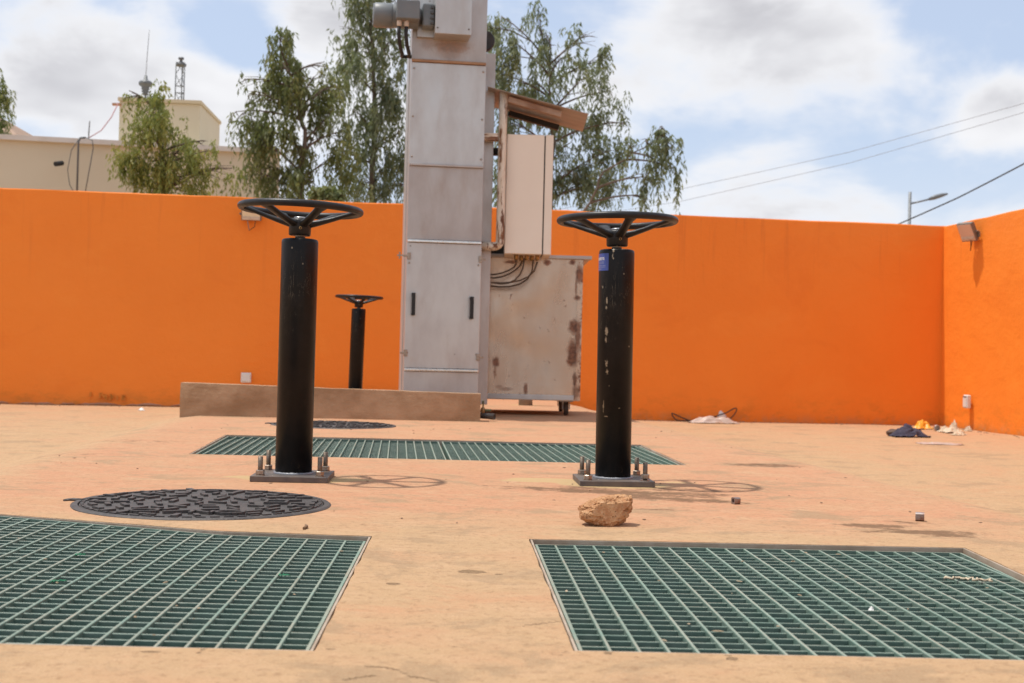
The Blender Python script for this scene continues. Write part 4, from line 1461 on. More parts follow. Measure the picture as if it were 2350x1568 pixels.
def floodlight(label, loc, rz, tilt, W, H, glass, pro=0.13, yaw=0.0):
    t = thing('floodlight', label, 'floodlight', loc, (0, 0, rz))
    M = Matrix.Translation((0, -pro, 0)) @ Matrix.Rotation(yaw, 4, 'Z') @ Matrix.Rotation(tilt, 4, 'X')
    b = MB(); b.box((0, 0.012, 0), (W, 0.05, H), M, bev=0.006); h = b.build('housing', MAT['lamp'], t)
    b = MB()
    for k in range(7):
        b.box((-W * .4 + k * W * .8 / 6, 0.05, 0), (0.006, 0.03, H * .8), M)
    b.build('cooling_fins', MAT['lamp'], h)
    b = MB(); b.box((0, -0.016, 0), (W * .90, 0.006, H * .88), M); b.build('glass', glass, h)
    b = MB(); b.box((0, -0.022, -H * .30), (W * .86, 0.008, 0.035), M, bev=.002); b.build('trim', simple('lamp_trim', (0.66, 0.56, 0.45), None, 20, 0.5), h)
    b = MB()
    for s in (-1, 1):
        b.tube([M @ Vector((s * (W / 2 + .012), 0.012, 0)), M @ Vector((s * (W / 2 + .012), 0.055, -0.02)), (s * (W / 2 - .05), -0.012, -0.03)], 0.011, 6)
    b.box((0, -0.008, -0.03), (W, 0.014, 0.06), bev=.002)
    b.build('mounting_yoke', MAT['lamp'], t)
    b = MB(); b.tube([(0.05, -pro + .02, -H * .4), (0.04, -pro + .03, -H * .4 - 0.08), (-0.02, -pro * .5, -H * .4 - 0.12), (-0.05, -0.02, -H * .35)], 0.005, 6); b.build('cable', MAT['cable_brown'], t)
    return t


MAT['lamp'] = simple('grey_lamp_casting', (0.16, 0.13, 0.11), (0.22, 0.17, 0.13), 20, 0.5)
MAT['socket'] = MAT['white_plastic']
gl1 = simple('warm_lamp_glass', (0.66, 0.46, 0.34), (0.70, 0.50, 0.37), 5, 0.15)
gl2 = simple('pale_lamp_glass', (0.80, 0.70, 0.50), (0.74, 0.62, 0.42), 3, 0.3)
p = on_rwall(2240, 534)
RWANG = math.atan2(RW_D.y, RW_D.x)
floodlight('square floodlight tilted upward on the sunlit right wall', p, RWANG, R(30), 0.21, 0.23, gl1, 0.11, R(24))
p = on_wall(578, 494)
floodlight('pale floodlight on the back wall, half hidden by the left handwheel', p, AX, R(20), 0.22, 0.15, gl2)


def socket(label, p, rz, w, h, d, flap):
    t = thing('wall_socket', label, 'socket', p, (0, 0, rz))
    b = MB(); b.box((0, -d / 2, 0), (w, d, h), bev=0.010); bd = b.build('box', MAT['socket'], t)
    b = MB(); b.box((0, -d - 0.004, -h * .05 if flap else 0), (w * .8, 0.010, h * .72), bev=.004); b.build('cover', MAT['socket'], t)
    if flap:
        b = MB(); b.box((0, -d - 0.006, h * .36), (w * .7, 0.010, 0.012)); b.build('hinge', MAT['lamp'], t)


p = on_wall(565, 867); socket('square white socket box on the back wall above the kerb', p, AX, 0.115, 0.115, 0.05, False)
p = on_rwall(2224, 922); socket('white socket box low on the sunlit right wall', p, RWANG, 0.10, 0.155, 0.05, True)


def wall_marks():
    """faint painted scrawl near the foot of the wall"""
    mt = simple('faint_ochre_paint', (0.62, 0.215, 0.022), (0.70, 0.20, 0.022), 30, 0.7)
    zs = 280 / 2350 / 1.634

    def W(zx, zy):
        return on_wall((280 + zx * 280 / 2350) / 1.634, (1430 + zy * 280 / 2350) / 1.634, 0.0)
    strokes = [((505, 350), (500, 490)), ((810, 370), (790, 540)), ((820, 380), (990, 540)), ((1000, 420), (985, 590)), ((1120, 400), (1170, 500)), ((1170, 500), (1090, 600)), ((1130, 440), (1225, 490)), ((1225, 490), (1140, 540)),
               ((1330, 470), (1350, 590)), ((1510, 450), (1495, 600)), ((1515, 450), (1590, 480)), ((1590, 480), (1515, 520)), ((1530, 520), (1595, 610))]
    b = MB()
    nrm = Vector((WALL_D.y, -WALL_D.x, 0))
    for (a, c) in strokes:
        p, q = W(*a), W(*c)
        d = (q - p); L = d.length; d.normalize()
        s = d.cross(nrm) * 0.011
        o = nrm * 0.012
        vs = [p + s, p - s, q - s, q + s]
        vs = [v + nrm * 0.001 for v in vs] + [v + o for v in vs]
        b.add(vs, [(0, 1, 2, 3), (4, 7, 6, 5), (0, 4, 5, 1), (1, 5, 6, 2), (2, 6, 7, 3), (3, 7, 4, 0)])
    ob = b.build('painted_scrawl', mt, back_wall)


wall_marks()


def mortar_lip():
    """broken lip of mortar along the foot of the left wall, open below"""
    mt = simple('pink_mortar', (0.56, 0.30, 0.19), (0.46, 0.24, 0.14), 5, 0.9, 0, 0.4, 30, world=True)
    nrm = Vector((WALL_D.y, -WALL_D.x, 0))
    rg = random.Random(5)
    x = -6.4
    while x < -2.35:
        L = rg.uniform(0.15, 0.5)
        n = max(3, int(L / 0.03))
        rows = []
        for k in range(n + 1):
            u = x + L * k / n
            pb = Vector((u, wall_y(u), 0))
            fz = floor_h(u, pb.y - .03)
            e = min(1, 4 * min(k, n - k) / n + .15)
            lo = fz + 0.010 + 0.008 * fbm(u, 1, 0, 6)
            hi = lo + (0.018 + 0.014 * fbm(u, 7, 0, 4)) * e
            d = (0.020 + 0.010 * fbm(u, 3, 0, 5)) * e
            q = pb + nrm * d
            r = pb - nrm * 0.03
            rows.append([(r.x, r.y, lo), (q.x, q.y, lo), (q.x, q.y, hi - .006), (r.x, r.y, hi)])
        b = MB()
        vs = [p for r in rows for p in r]
        fs = [(4 * i + j, 4 * i + (j + 1) % 4, 4 * i + 4 + (j + 1) % 4, 4 * i + 4 + j) for i in range(n) for j in range(4)] + [(0, 1, 2, 3), (4 * n, 4 * n + 3, 4 * n + 2, 4 * n + 1)]
        b.add(vs, fs); b.build('mortar_lip', mt, back_wall)
        x += L + rg.uniform(-.01, .06)


mortar_lip()


# ------------------------------------------------------------------ stone, nuts, litter
def blob(name, mat, size, amp, freq, seed, sub=4, parent=None, loc=(0, 0, 0), rot=(0, 0, 0), flat=True, rough=0.0, shape=None):
    bm = bmesh.new()
    bmesh.ops.create_icosphere(bm, subdivisions=sub, radius=1.0)
    for v in bm.verts:
        n = v.co.copy()
        k = 1 + amp * mnoise.fractal(n * freq + Vector((seed, seed * .7, 0)), 0.9, 2.0, 5)
        if rough:
            up = 0.40 + 0.75 * smooth01((n.z + 0.1) / 0.5)
            k += rough * up * (mnoise.noise(n * 9 + Vector((seed, 0, 0))) + 0.7 * mnoise.noise(n * 19 + Vector((0, seed, 0))) + 0.45 * mnoise.noise(n * 41))
            k -= rough * up * 1.3 * max(0.0, mnoise.noise(n * 13 + Vector((5, seed, 2))) - 0.25)
        p = n * k
        if shape:
            p = shape(p)
        v.co = Vector((p.x * size[0], p.y * size[1], p.z * size[2]))
    if flat:
        mz = min(v.co.z for v in bm.verts)
        for v in bm.verts:
            v.co.z = max(v.co.z, mz * 0.80)
        mz = min(v.co.z for v in bm.verts)
        for v in bm.verts:
            v.co.z -= mz
    me = bpy.data.meshes.new(name)
    bm.to_mesh(me); bm.free()
    me.polygons.foreach_set('use_smooth', [rough == 0.0] * len(me.polygons))
    me.materials.append(mat)
    return link(name, me, parent, loc, rot)


def mat_stone():
    m, nt, b, oc = new_mat('laterite_stone')
    f = noi(nt, oc, 28, 6, 0.7)
    g = noi(nt, oc, 95, 4, 0.7)
    c = mixc(nt, ramp(nt, f, 0.35, 0.66), (0.38, 0.175, 0.080), (0.52, 0.30, 0.155))
    c = mixc(nt, math_(nt, 'MULTIPLY', ramp(nt, g, .55, .7), 0.5), c, (0.66, 0.50, 0.36))
    vo = nd(nt, 'ShaderNodeTexVoronoi', {'Vector': oc, 'Scale': 95.0}).outputs['Distance']
    pit = math_(nt, 'MULTIPLY', ramp(nt, vo, 0.30, 0.12), ramp(nt, f, .42, .55))
    c = mixc(nt, math_(nt, 'MULTIPLY', pit, 0.55), c, (0.24, 0.10, 0.045))
    nt.links.new(c, b.inputs['Base Color'])
    b.inputs['Roughness'].default_value = 0.95
    b.inputs['Specular IOR Level'].default_value = 0.15
    bump(nt, b, math_(nt, 'SUBTRACT', math_(nt, 'ADD', f, math_(nt, 'MULTIPLY', g, .5)), math_(nt, 'MULTIPLY', pit, .5)), 0.9, 0.008)
    return m


def build_stone():
    p = gnd(1388, 1208)

    def shp(q):
        # wide top leaning right, undercut on the lower right and lower left
        z = q.z
        x = q.x
        if z < 0:
            x = x * (1.0 + 0.30 * z) - 0.06 * z * 0
            x += 0.16 * z
        else:
            x += 0.14 * z
            z = z * (0.86 + 0.22 * max(-1, min(1, q.x)))
        y = q.y
        # broken faces
        z = min(z, 0.78 + 0.20 * x)
        x = max(min(x, 0.96), -0.98)
        y = max(y, -0.80 + 0.12 * z)
        return Vector((x, y, z))
    o = blob('stone', mat_stone(), (0.085, 0.062, 0.0545), 0.28, 1.5, 4.3, 6, None, (p.x + .006, p.y + 0.040, -0.002), (0, 0, R(10)), True, 0.042, shp)
    tag(o, 'rough orange-brown laterite stone lying alone on the slab in front of the right pedestal', 'stone')


build_stone()


def square_nut(label, x, y, s, rz, mat):
    p = gnd(x, y)
    b = MB()
    n = 16
    h = s
    # square block with a threaded hole lying on its side
    o, i_ = [], []
    for k in range(n):
        a = 2 * math.pi * (k + .5) / n
        c, sn = math.cos(a), math.sin(a)
        q = 1 / max(abs(c), abs(sn))
        o.append((c * q * s / 2, sn * q * s / 2)); i_.append((c * s * .29, sn * s * .29))
    vs = [(u[0], -h / 2, u[1] + s / 2) for u in o] + [(u[0], h / 2, u[1] + s / 2) for u in o] + [(u[0], -h / 2, u[1] + s / 2) for u in i_] + [(u[0], h / 2, u[1] + s / 2) for u in i_]
    fs = []
    for k in range(n):
        j = (k + 1) % n
        fs += [(k, j, n + j, n + k), (2 * n + k, 3 * n + k, 3 * n + j, 2 * n + j), (k, 2 * n + k, 2 * n + j, j), (n + k, n + j, 3 * n + j, 3 * n + k)]
    M = Matrix.Rotation(R(90), 4, 'Z')
    b.add(vs, fs, False, M)
    ob = b.build('steel_nut', mat, None, (p.x, p.y + s / 2, 0.0), (0, 0, rz))
    tag(ob, label, 'nut')


nutm = simple('rusting_steel', (0.30, 0.27, 0.26), (0.22, 0.11, 0.065), 45, 0.38, 0.7)
square_nut('small steel block nut on the slab to the right of the stone', 1690, 1158, 0.024, R(24), nutm)
square_nut('small rusty steel block nut at far right above the dark stain', 2114, 1197, 0.028, R(-18), nutm)


def crumple(name, label, cat, mat, loc, size, seed, rot=0, n=14, amp=0.35, arch=0.0, group=None, soft=False):
    """a crumpled sheet"""
    vs, fs = [], []
    for j in range(n + 1):
        for i in range(n + 1):
            u, v = i / n - .5, j / n - .5
            q = Vector((u * 4 + seed, v * 4 - seed, 0))
            ed = 1 - 0.25 * mnoise.noise(Vector((math.atan2(v, u + 1e-4) * 1.5, seed, 2)))
            x = u * size[0] * ed + 0.10 * size[0] * mnoise.noise(q * 1.3)
            y = v * size[1] * ed + 0.10 * size[1] * mnoise.noise(q * 1.3 + Vector((9, 0, 0)))
            r = 1 - min(1, (u * u + v * v) * 4)
            z = size[2] * max(0.0, arch * r + amp * (0.5 + mnoise.fractal(q, 1, 2, 3)) * (0.35 + 0.65 * r))
            vs.append((x, y, z + 0.002))
    for j in range(n):
        for i in range(n):
            fs.append((j * (n + 1) + i, j * (n + 1) + i + 1, (j + 1) * (n + 1) + i + 1, (j + 1) * (n + 1) + i))
    b = MB(); b.add(vs, fs, soft)
    me = b.mesh(name, mat)
    o = link(name, me, None, loc, (0, 0, rot))
    mo = o.modifiers.new('thickness', 'SOLIDIFY'); mo.thickness = 0.002
    return tag(o, label, cat, group)


def yard(x, y):
    """spot of the sloping yard floor seen at a picture position"""
    z = -0.2
    for _ in range(12):
        p = gnd(x, y, z)
        z = floor_h(p.x, p.y)
    return Vector((p.x, p.y, z))


def build_litter():
    navy = simple('navy_cloth', (0.030, 0.026, 0.045), (0.055, 0.048, 0.075), 14, 0.9, 0, 0.6, 30)
    p = yard(2085, 1003)
    o = crumple('cloth_heap', 'crumpled dark navy cloth lying near the corner of the walls', 'cloth', navy, p, (0.36, 0.27, 0.125), 2.2, 0.1, 40, 0.50, 0.50, soft=True)
    br = simple('brown_leather', (0.10, 0.055, 0.035), (0.06, 0.035, 0.022), 12, 0.7)
    p = yard(2062, 1001)
    tag(blob('brown_pouch', br, (0.07, 0.075, 0.04), 0.25, 1.3, 8.0, 3, None, p + Vector((-.06, -.02, 0))), 'brown rag tucked at the left end of the navy cloth', 'rag')
    og = simple('orange_packet_print', (0.80, 0.30, 0.02), (0.78, 0.45, 0.05), 16, 0.4)
    p = yard(2117, 985)
    crumple('snack_packet', 'crushed orange and yellow packet behind the navy cloth', 'packet', og, p, (0.22, 0.16, 0.09), 5.1, 0.5, 14, 0.5, 0.75)
    p = yard(2149, 989)
    b = MB(); M = Matrix.Translation((0, 0, 0.034)) @ Matrix.Rotation(R(90), 4, 'X') @ Matrix.Rotation(R(15), 4, 'Y')
    b.lathe([(0.034, -0.055), (0.034, 0.055), (0.030, 0.06), (0.028, 0.058), (0.028, -0.03)], 24, M)
    can = simple('tin_can', (0.62, 0.58, 0.55), (0.40, 0.35, 0.32), 20, 0.3, 0.8)
    tag(b.build('tin_can', can, None, p, (0, 0, R(-25))), 'open tin can lying between orange packet and crumpled paper', 'can')
    cream = simple('cream_paper', (0.60, 0.50, 0.37), (0.52, 0.41, 0.28), 14, 0.85)
    names = ['largest crumpled cream paper in the litter by the right wall', 'crumpled cream paper at the left of the litter by the right wall', 'upstanding crumpled cream paper behind the others by the right wall', 'small cream paper scrap at the right end of the litter by the wall', 'flat cream paper at the front of the litter by the right wall']
    for k, (x, y, s) in enumerate([(2185, 994, (.21, .19, .09)), (2168, 992, (.13, .13, .08)), (2189, 988, (.11, .09, .13)), (2222, 990, (.08, .07, .07)), (2200, 999, (.20, .12, .05))]):
        crumple('crumpled_paper', names[k], 'paper', cream, yard(x, y), s, 1.7 * k + .4, k, 10, 0.55, 0.45, 'crumpled papers by the right wall')
    pl = simple('thin_white_plastic', (0.50, 0.38, 0.32), (0.42, 0.30, 0.235), 10, 0.4)
    crumple('plastic_film', 'flat pale plastic film lying in front of the corner litter', 'plastic film', pl, yard(2157, 1020), (0.42, 0.22, 0.035), 3.3, 0.0, 18, 0.4, 0.2, soft=True)
    crumple('plastic_bag', 'crumpled pale plastic bag under the looped cable at the back wall', 'plastic bag', pl, yard(1640, 972), (0.55, 0.18, 0.10), 6.1, 0.05, 20, 0.45, 0.5, soft=True)
    crumple('plastic_bag', 'small white plastic scrap standing against the back wall by the cable', 'plastic scrap', MAT['white_plastic'], yard(1652, 968) + Vector((0, .02, .05)), (0.16, 0.10, 0.12), 1.1, -0.35, 8, 0.3, 0.7)
    crumple('plastic_scrap', 'tiny white scrap on the floor by the left part of the back wall', 'plastic scrap', MAT['white_plastic'], yard(325, 943), (0.06, 0.05, 0.03), 9.1, 0.3, 8, 0.5, 0.6)
    # cable
    zz = lambda x, y: ((2480 + x * 400 / 2350) / 1.634, (1480 + y * 400 / 2350) / 1.634)
    pts = []
    for (x, y) in [(610, 600), (420, 500), (260, 425), (205, 410), (230, 480), (330, 575), (480, 622), (620, 632), (780, 622), (900, 590), (1000, 550), (1200, 460), (1400, 395), (1530, 320), (1600, 295), (1625, 330), (1580, 420), (1500, 510), (1420, 590)]:
        u, v = zz(x, y)
        w = on_wall(u, v, 0.06)
        fz = floor_h(w.x, w.y) + 0.009
        if w.z < fz:
            w.z = fz
        pts.append(w)
    fine = []
    for i in range(len(pts) - 1):
        a, b_, c, d = pts[max(i - 1, 0)], pts[i], pts[i + 1], pts[min(i + 2, len(pts) - 1)]
        for k in range(5):
            t = k / 5
            fine.append(0.5 * ((2 * b_) + (c - a) * t + (2 * a - 5 * b_ + 4 * c - d) * t * t + (3 * b_ - a - 3 * c + d) * t ** 3))
    fine.append(pts[-1])
    mb = MB(); mb.tube(fine, 0.0075, 7)
    tag(mb.build('loose_cable', MAT['cable_brown']), 'thin dark cable looped on the floor against the back wall', 'cable')
    # pebbles and crumbs along the foot of the walls
    dk = simple('dark_crumbs', (0.20, 0.12, 0.07), (0.38, 0.24, 0.15), 3, 0.95, world=True)
    mb = MB()
    rng = random.Random(11)
    for k in range(240):
        x = rng.uniform(-6, 5.1)
        off = abs(rng.gauss(0, .12)) + 0.03
        if -2.6 < x < 0.6 and rng.random() < .5:
            continue
        y = wall_y(x) - off
        s = rng.uniform(.004, .013)
        z = floor_h(x, y)
        if z < -.5:
            continue
        M = Matrix.Translation((x, y, z + s * .4)) @ Matrix.Rotation(rng.uniform(0, 6), 4, 'Z') @ Matrix.Diagonal((rng.uniform(.8, 2), 1, rng.uniform(.5, .9), 1))
        mb.lathe([(s * .5, -s * .5), (s, 0), (s * .6, s * .6)], 5, M, smooth=False)
    for k in range(130):
        y = rng.uniform(9.5, 15.4)
        x = CORNER.x + (CORNER.y - y) * .125 - abs(rng.gauss(0, .14)) - .03
        s = rng.uniform(.004, .013)
        M = Matrix.Translation((x, y, floor_h(x, y) + s * .4)) @ Matrix.Rotation(rng.uniform(0, 6), 4, 'Z') @ Matrix.Diagonal((rng.uniform(.8, 2), 1, rng.uniform(.5, .9), 1))
        mb.lathe([(s * .5, -s * .5), (s, 0), (s * .6, s * .6)], 5, M, smooth=False)
    for k in range(150):
        x, y = rng.uniform(-2.2, 3.2), rng.uniform(3.9, 9.3)
        q = Vector((x, y))
        if any(inside(q, h) for h in (OPEN_A, OPEN_B, OPEN_C)) or (q - MAN1).length < .45 or (q - MAN2).length < .45:
            continue
        s = rng.uniform(.0018, .0050)
        M = Matrix.Translation((x, y, floor_h(x, y) + s * .4)) @ Matrix.Rotation(rng.uniform(0, 6), 4, 'Z') @ Matrix.Diagonal((rng.uniform(.8, 2.4), 1, rng.uniform(.5, .9), 1))
        mb.lathe([(s * .5, -s * .5), (s, 0), (s * .6, s * .6)], 5, M, smooth=False)
    o = mb.build('grit', dk); tag(o, 'grit and crumbs scattered on the floor and along the walls', 'grit'); o['kind'] = 'stuff'
    mb = MB()
    for k in range(260):
        poly, z = ((OPEN_A, -0.008), (OPEN_B, -0.013))[k % 2]
        x = rng.uniform(-1.6, 1.2); y = rng.uniform(2.25, 3.6)
        if not inside(Vector((x, y)), inset(poly, .03)):
            continue
        low = rng.random() < .6
        s = rng.uniform(.0016, .0042)
        M = Matrix.Translation((x, y, z - (.49 if low else -.001))) @ Matrix.Rotation(rng.uniform(0, 6), 4, 'Z') @ Matrix.Diagonal((rng.uniform(.8, 3.2) * (6 if low else 1), 1 * (6 if low else 1), rng.uniform(.3, .8), 1))
        mb.lathe([(s * .5, -s * .5), (s, 0), (s * .6, s * .6)], 5, M, smooth=False)
    o = mb.build('grating_debris', simple('dry_debris', (0.42, 0.33, 0.22), (0.20, 0.14, 0.08), 6, 0.9, world=True)); tag(o, 'bits of dry debris on and below the foreground gratings', 'debris'); o['kind'] = 'stuff'
    # twig and twine
    p = gnd(697, 1216)
    mb = MB(); mb.tube([(0, 0, 0.004), (0.004, 0.03, 0.006), (-0.006, 0.07, 0.004)], [0.004, 0.0045, 0.003], 6)
    tag(mb.build('twig', simple('dry_twig', (0.22, 0.13, 0.07), None, 40, 0.9), None, (p.x, p.y, 0)), 'short dry twig on the slab edge behind the left foreground grating', 'twig')
    tw = simple('pale_twine', (0.60, 0.50, 0.36), (0.48, 0.38, 0.26), 60, 0.9)

    def twine(label, x, y, L, ang, r, mat, n=26, seed=1, curl=.012):
        p = gnd(x, y, -0.008)
        rg = random.Random(seed)
        pts = []
        for k in range(n):
            f = k / (n - 1) - .5
            pts.append((f * L + rg.uniform(-1, 1) * curl * .6, curl * math.sin(k * 1.7) + rg.uniform(-.3, .3) * curl, 0.004 + .004 * abs(math.sin(k * 1.1))))
        m2 = MB(); m2.tube(pts, r, 5)
        tag(m2.build('twine', mat, None, (p.x, p.y, -0.012), (0, 0, ang)), label, 'twine')
    twine('frayed beige twine lying on the right foreground grating', 2222, 1331, 0.105, -.25, 0.0028, tw, 30, 4)
    gr = simple('green_twine', (0.02, 0.20, 0.09), (0.03, 0.26, 0.12), 40, 0.6)
    twine('bit of bright green string on the left foreground grating, nearest the camera', 133, 1336, 0.030, .4, 0.0016, gr, 12, 7, .005)
    twine('bit of bright green string near the right end of the left foreground grating', 653, 1322, 0.030, -.3, 0.0016, gr, 12, 9, .005)
    twine('bit of bright green string in the middle rear of the left foreground grating', 183, 1275, 0.026, .1, 0.0016, gr, 12, 5, .004)
    crumple('paper_scrap', 'tiny white scrap caught in the right foreground grating', 'paper scrap', MAT['white_plastic'], gnd(2000, 1394, -.013) + Vector((0, 0, -.013)), (0.016, 0.014, 0.012), 4.4, 1.0, 8, 0.5, 0.8)


build_litter()


# ------------------------------------------------------------------ building behind the wall
def build_building():
    Y = 26.0
    cream = simple('cream_wall_paint', (0.62, 0.545, 0.40), (0.585, 0.51, 0.37), 0.5, 0.8, 0, 0.15, 12)
    trim = simple('cream_coping_paint', (0.60, 0.50, 0.33), (0.55, 0.46, 0.31), 1.5, 0.8)
    white = simple('white_parapet', (0.66, 0.62, 0.56), (0.58, 0.53, 0.46), 2.0, 0.8)
    pl, pr = at(0, 312, Y), at(600, 342, Y + 1.0)
    d = Vector((pr.x - pl.x, pr.y - pl.y, 0)); ang = math.atan2(d.y, d.x); L = d.length + 6.5
    zt = (pl.z + pr.z) / 2
    t = thing('building', 'long cream flat-roofed building behind the left part of the wall', 'building', (pl.x - 6.0, pl.y - 6.0 * math.tan(ang), -0.5), (0, 0, ang))
    H = zt + 0.5
    L += 0.0
    b = MB(); b.box((L / 2, 4, H / 2), (L, 8, H)); b.build('wall', cream, t)
    b = MB(); b.box((L / 2, -0.02, H - 0.04), (L + .1, 0.18, 0.10)); b.build('parapet_coping', white, t)
    M = Matrix.Translation(t.location) @ Matrix.Rotation(ang, 4, 'Z')
    Mi = M.inverted()
    # penthouse
    a = at(272, 330, Y + 2.2); c = at(457, 335, Y + 2.2); e = at(503, 335, Y + 6.0)
    za = at(272, 232, Y + 2.2).z; zc = at(454, 240, Y + 2.2).z; ze = at(503, 285, Y + 6.0).z
    ph = thing('rooftop_block', 'cream stair block standing on the roof of the building', 'building', (0, 0, 0))
    b = MB()
    bl = Vector((a.x + (e.x - c.x), a.y + (e.y - c.y), 0))
    base = zt - 0.3
    P = [(a.x, a.y), (c.x, c.y), (e.x, e.y), (bl.x, bl.y)]
    top = [za, zc, ze, ze + (za - zc)]
    vs = [(x, y, base) for x, y in P] + [(x, y, z) for (x, y), z in zip(P, top)]
    b.add(vs, [(0, 1, 5, 4), (1, 2, 6, 5), (2, 3, 7, 6), (3, 0, 4, 7), (4, 5, 6, 7)]); b.build('wall', cream, ph)
    b = MB()
    ctr = Vector((sum(x for x, y in P) / 4, sum(y for x, y in P) / 4))
    o = [(x + (x - ctr.x) * .035, y + (y - ctr.y) * .035) for x, y in P]
    vs = [(x, y, z + .002) for (x, y), z in zip(o, top)] + [(x, y, z + 0.075) for (x, y), z in zip(o, top)]
    b.add(vs, [(0, 1, 2, 3), (4, 5, 6, 7), (0, 1, 5, 4), (1, 2, 6, 5), (2, 3, 7, 6), (3, 0, 4, 7)]); b.build('roof_slab', trim, ph)
    v = at(326, 308, Y + 2.15)
    b = MB(); b.box((v.x, v.y - .03, v.z), (0.28, 0.10, 0.09)); b.build('vent_hood', trim, ph)
    v = at(268, 240, Y + 2.1)
    b = MB(); b.box((v.x, v.y, v.z), (0.18, 0.08, 0.05)); b.build('water_spout', simple('terracotta', (.5, .25, .14), None, 4, .8), ph)
    # spot lamp
    v = at(135, 375, Y - .12)
    b = MB(); b.cyl((v.x + .03, v.y + .10, v.z + .02), (v.x - .03, v.y - .10, v.z - .03), 0.05, 14); sp = b.build('spout', MAT['seal'], None)
    tag(sp, 'small dark pipe spout on the cream building wall', 'spout')
    # downpipe and loose cables
    gx = simple('grey_pipe', (0.13, 0.125, 0.12), None, 4, .6)
    u, w = at(180, 319, Y - .05), at(172, 470, Y - .05)
    b = MB(); b.tube([at(196, 316, Y + .1), at(184, 317, Y - .12), at(180, 326, Y - .12), at(175, 500, Y - .12)], 0.02, 8)
    tag(b.build('drain_pipe', gx), 'dark vertical pipe down the cream building wall', 'pipe')
    b = MB()
    b.tube([at(180, 320, Y - .06), at(164, 345, Y - .1), at(155, 390, Y - .1), at(160, 425, Y - .1), at(172, 445, Y - .1)], 0.009, 6)
    tag(b.build('hanging_cable', gx), 'thin cable hanging in a bow left of the drain pipe', 'cable')
    b = MB()
    b.tube([at(196, 316, Y - .06), at(212, 322, Y - .1), at(214, 340, Y - .1), at(205, 390, Y - .1), at(196, 440, Y - .1)], 0.010, 6)
    tag(b.build('hanging_cable', gx), 'thin cable hanging right of the drain pipe', 'cable')
    b = MB(); pk = simple('pink_cable', (0.45, 0.22, 0.22), None, 4, .7)
    b.tube([at(272, 236, Y + 1.5), at(255, 270, Y + 1.3), at(232, 300, Y + 1.0), at(205, 316, Y + .2)], 0.011, 6)
    tag(b.build('hanging_cable', pk), 'pinkish cable sagging from the stair block to the roof edge', 'cable')
    b = MB(); q = at(203, 318, Y + .4)
    b.cyl(q, q + Vector((0.015, 0, .36)), .012, 6); tag(b.build('rod_antenna', gx), 'short thin rod standing on the building roof edge', 'antenna')
    # aerial with insulator and lattice mast on the stair block roof
    q = at(333, 236, Y + 3.0)
    t2 = thing('aerial', 'thin whip aerial with a bulbous insulator on the stair block roof', 'antenna', q)
    dk = simple('aerial_metal', (0.17, 0.178, 0.18), None, 4, .5, .3)
    b = MB(); b.cyl((0, 0, -.2), (0.01, 0, 0.35), .022, 8); b.build('mast', dk, t2)
    b = MB()
    pr = [(0.03, 0.16), (0.075, .19), (0.05, .22), (0.09, .25), (0.06, .28), (0.10, .31), (0.075, .34), (0.15, .40), (0.155, .45), (0.12, .49), (0.05, .51), (0.03, .62)]
    b.lathe(pr, 16); b.build('insulator', dk, t2)
    b = MB(); b.tube([(0, 0, .6), (0.02, 0, 1.1), (0.05, 0, 1.65)], 0.0065, 6); b.build('whip', dk, t2)
    q = at(413, 236, Y + 3.6)
    t3 = thing('lattice_mast', 'short dark lattice mast with a small cap on the stair block roof', 'antenna', q)
    hh = at(414, 150, Y + 3.6).z - q.z
    r = 0.115
    ring = [Vector((r * math.cos(R(90 + 120 * k)), r * math.sin(R(90 + 120 * k)), 0)) for k in range(3)]
    for k in range(3):
        b = MB(); b.cyl(ring[k] + Vector((0, 0, -.2)), ring[k] + Vector((0, 0, hh)), 0.013, 6); b.build('leg', dk, t3)
    for z in (0.22, 0.38, 0.92, hh):
        for k in range(3):
            b = MB(); b.cyl(ring[k] + Vector((0, 0, z)), ring[(k + 1) % 3] + Vector((0, 0, z)), 0.008, 6); b.build('rung', dk, t3)
    for k in range(3):
        for (z0, z1) in ((0.0, .22), (0.38, .65), (.92, .65)):
            b = MB(); b.cyl(ring[k] + Vector((0, 0, z0)), ring[(k + 1) % 3] + Vector((0, 0, z1)), 0.007, 6); b.build('brace', dk, t3)
    b = MB(); b.lathe([(0.12, hh - .02), (.125, hh + .03), (.05, hh + .05), (0.03, hh + .12), (0.07, hh + .14), (.06, hh + .18)], 14); b.build('cap', dk, t3)
    # tiled roof corner at far left
    tile = simple('brown_roof', (0.36, 0.24, 0.17), (0.28, 0.18, 0.12), 3, .8)
    a, c = at(-60, 270, 34), at(42, 312, 34)
    b = MB()
    b.add([(a.x - 4, a.y, c.z - 1), (c.x, c.y, c.z), (c.x, c.y + 5, c.z), (a.x - 4, a.y + 5, c.z - 1), (a.x, a.y + 1.5, a.z + .35), (a.x - 3, a.y + 1.5, a.z + .35)],
          [(0, 1, 4, 5), (1, 2, 4), (2, 3, 5, 4), (3, 0, 5), (0, 3, 2, 1)])
    b.box((c.x - 4, c.y + 2.5, c.z - 3.3), (7.6, 4.6, 6.4))
    tag(b.build('roof_corner', tile), 'brown sloping roof corner beyond the cream building at far left', 'roof')


build_building()


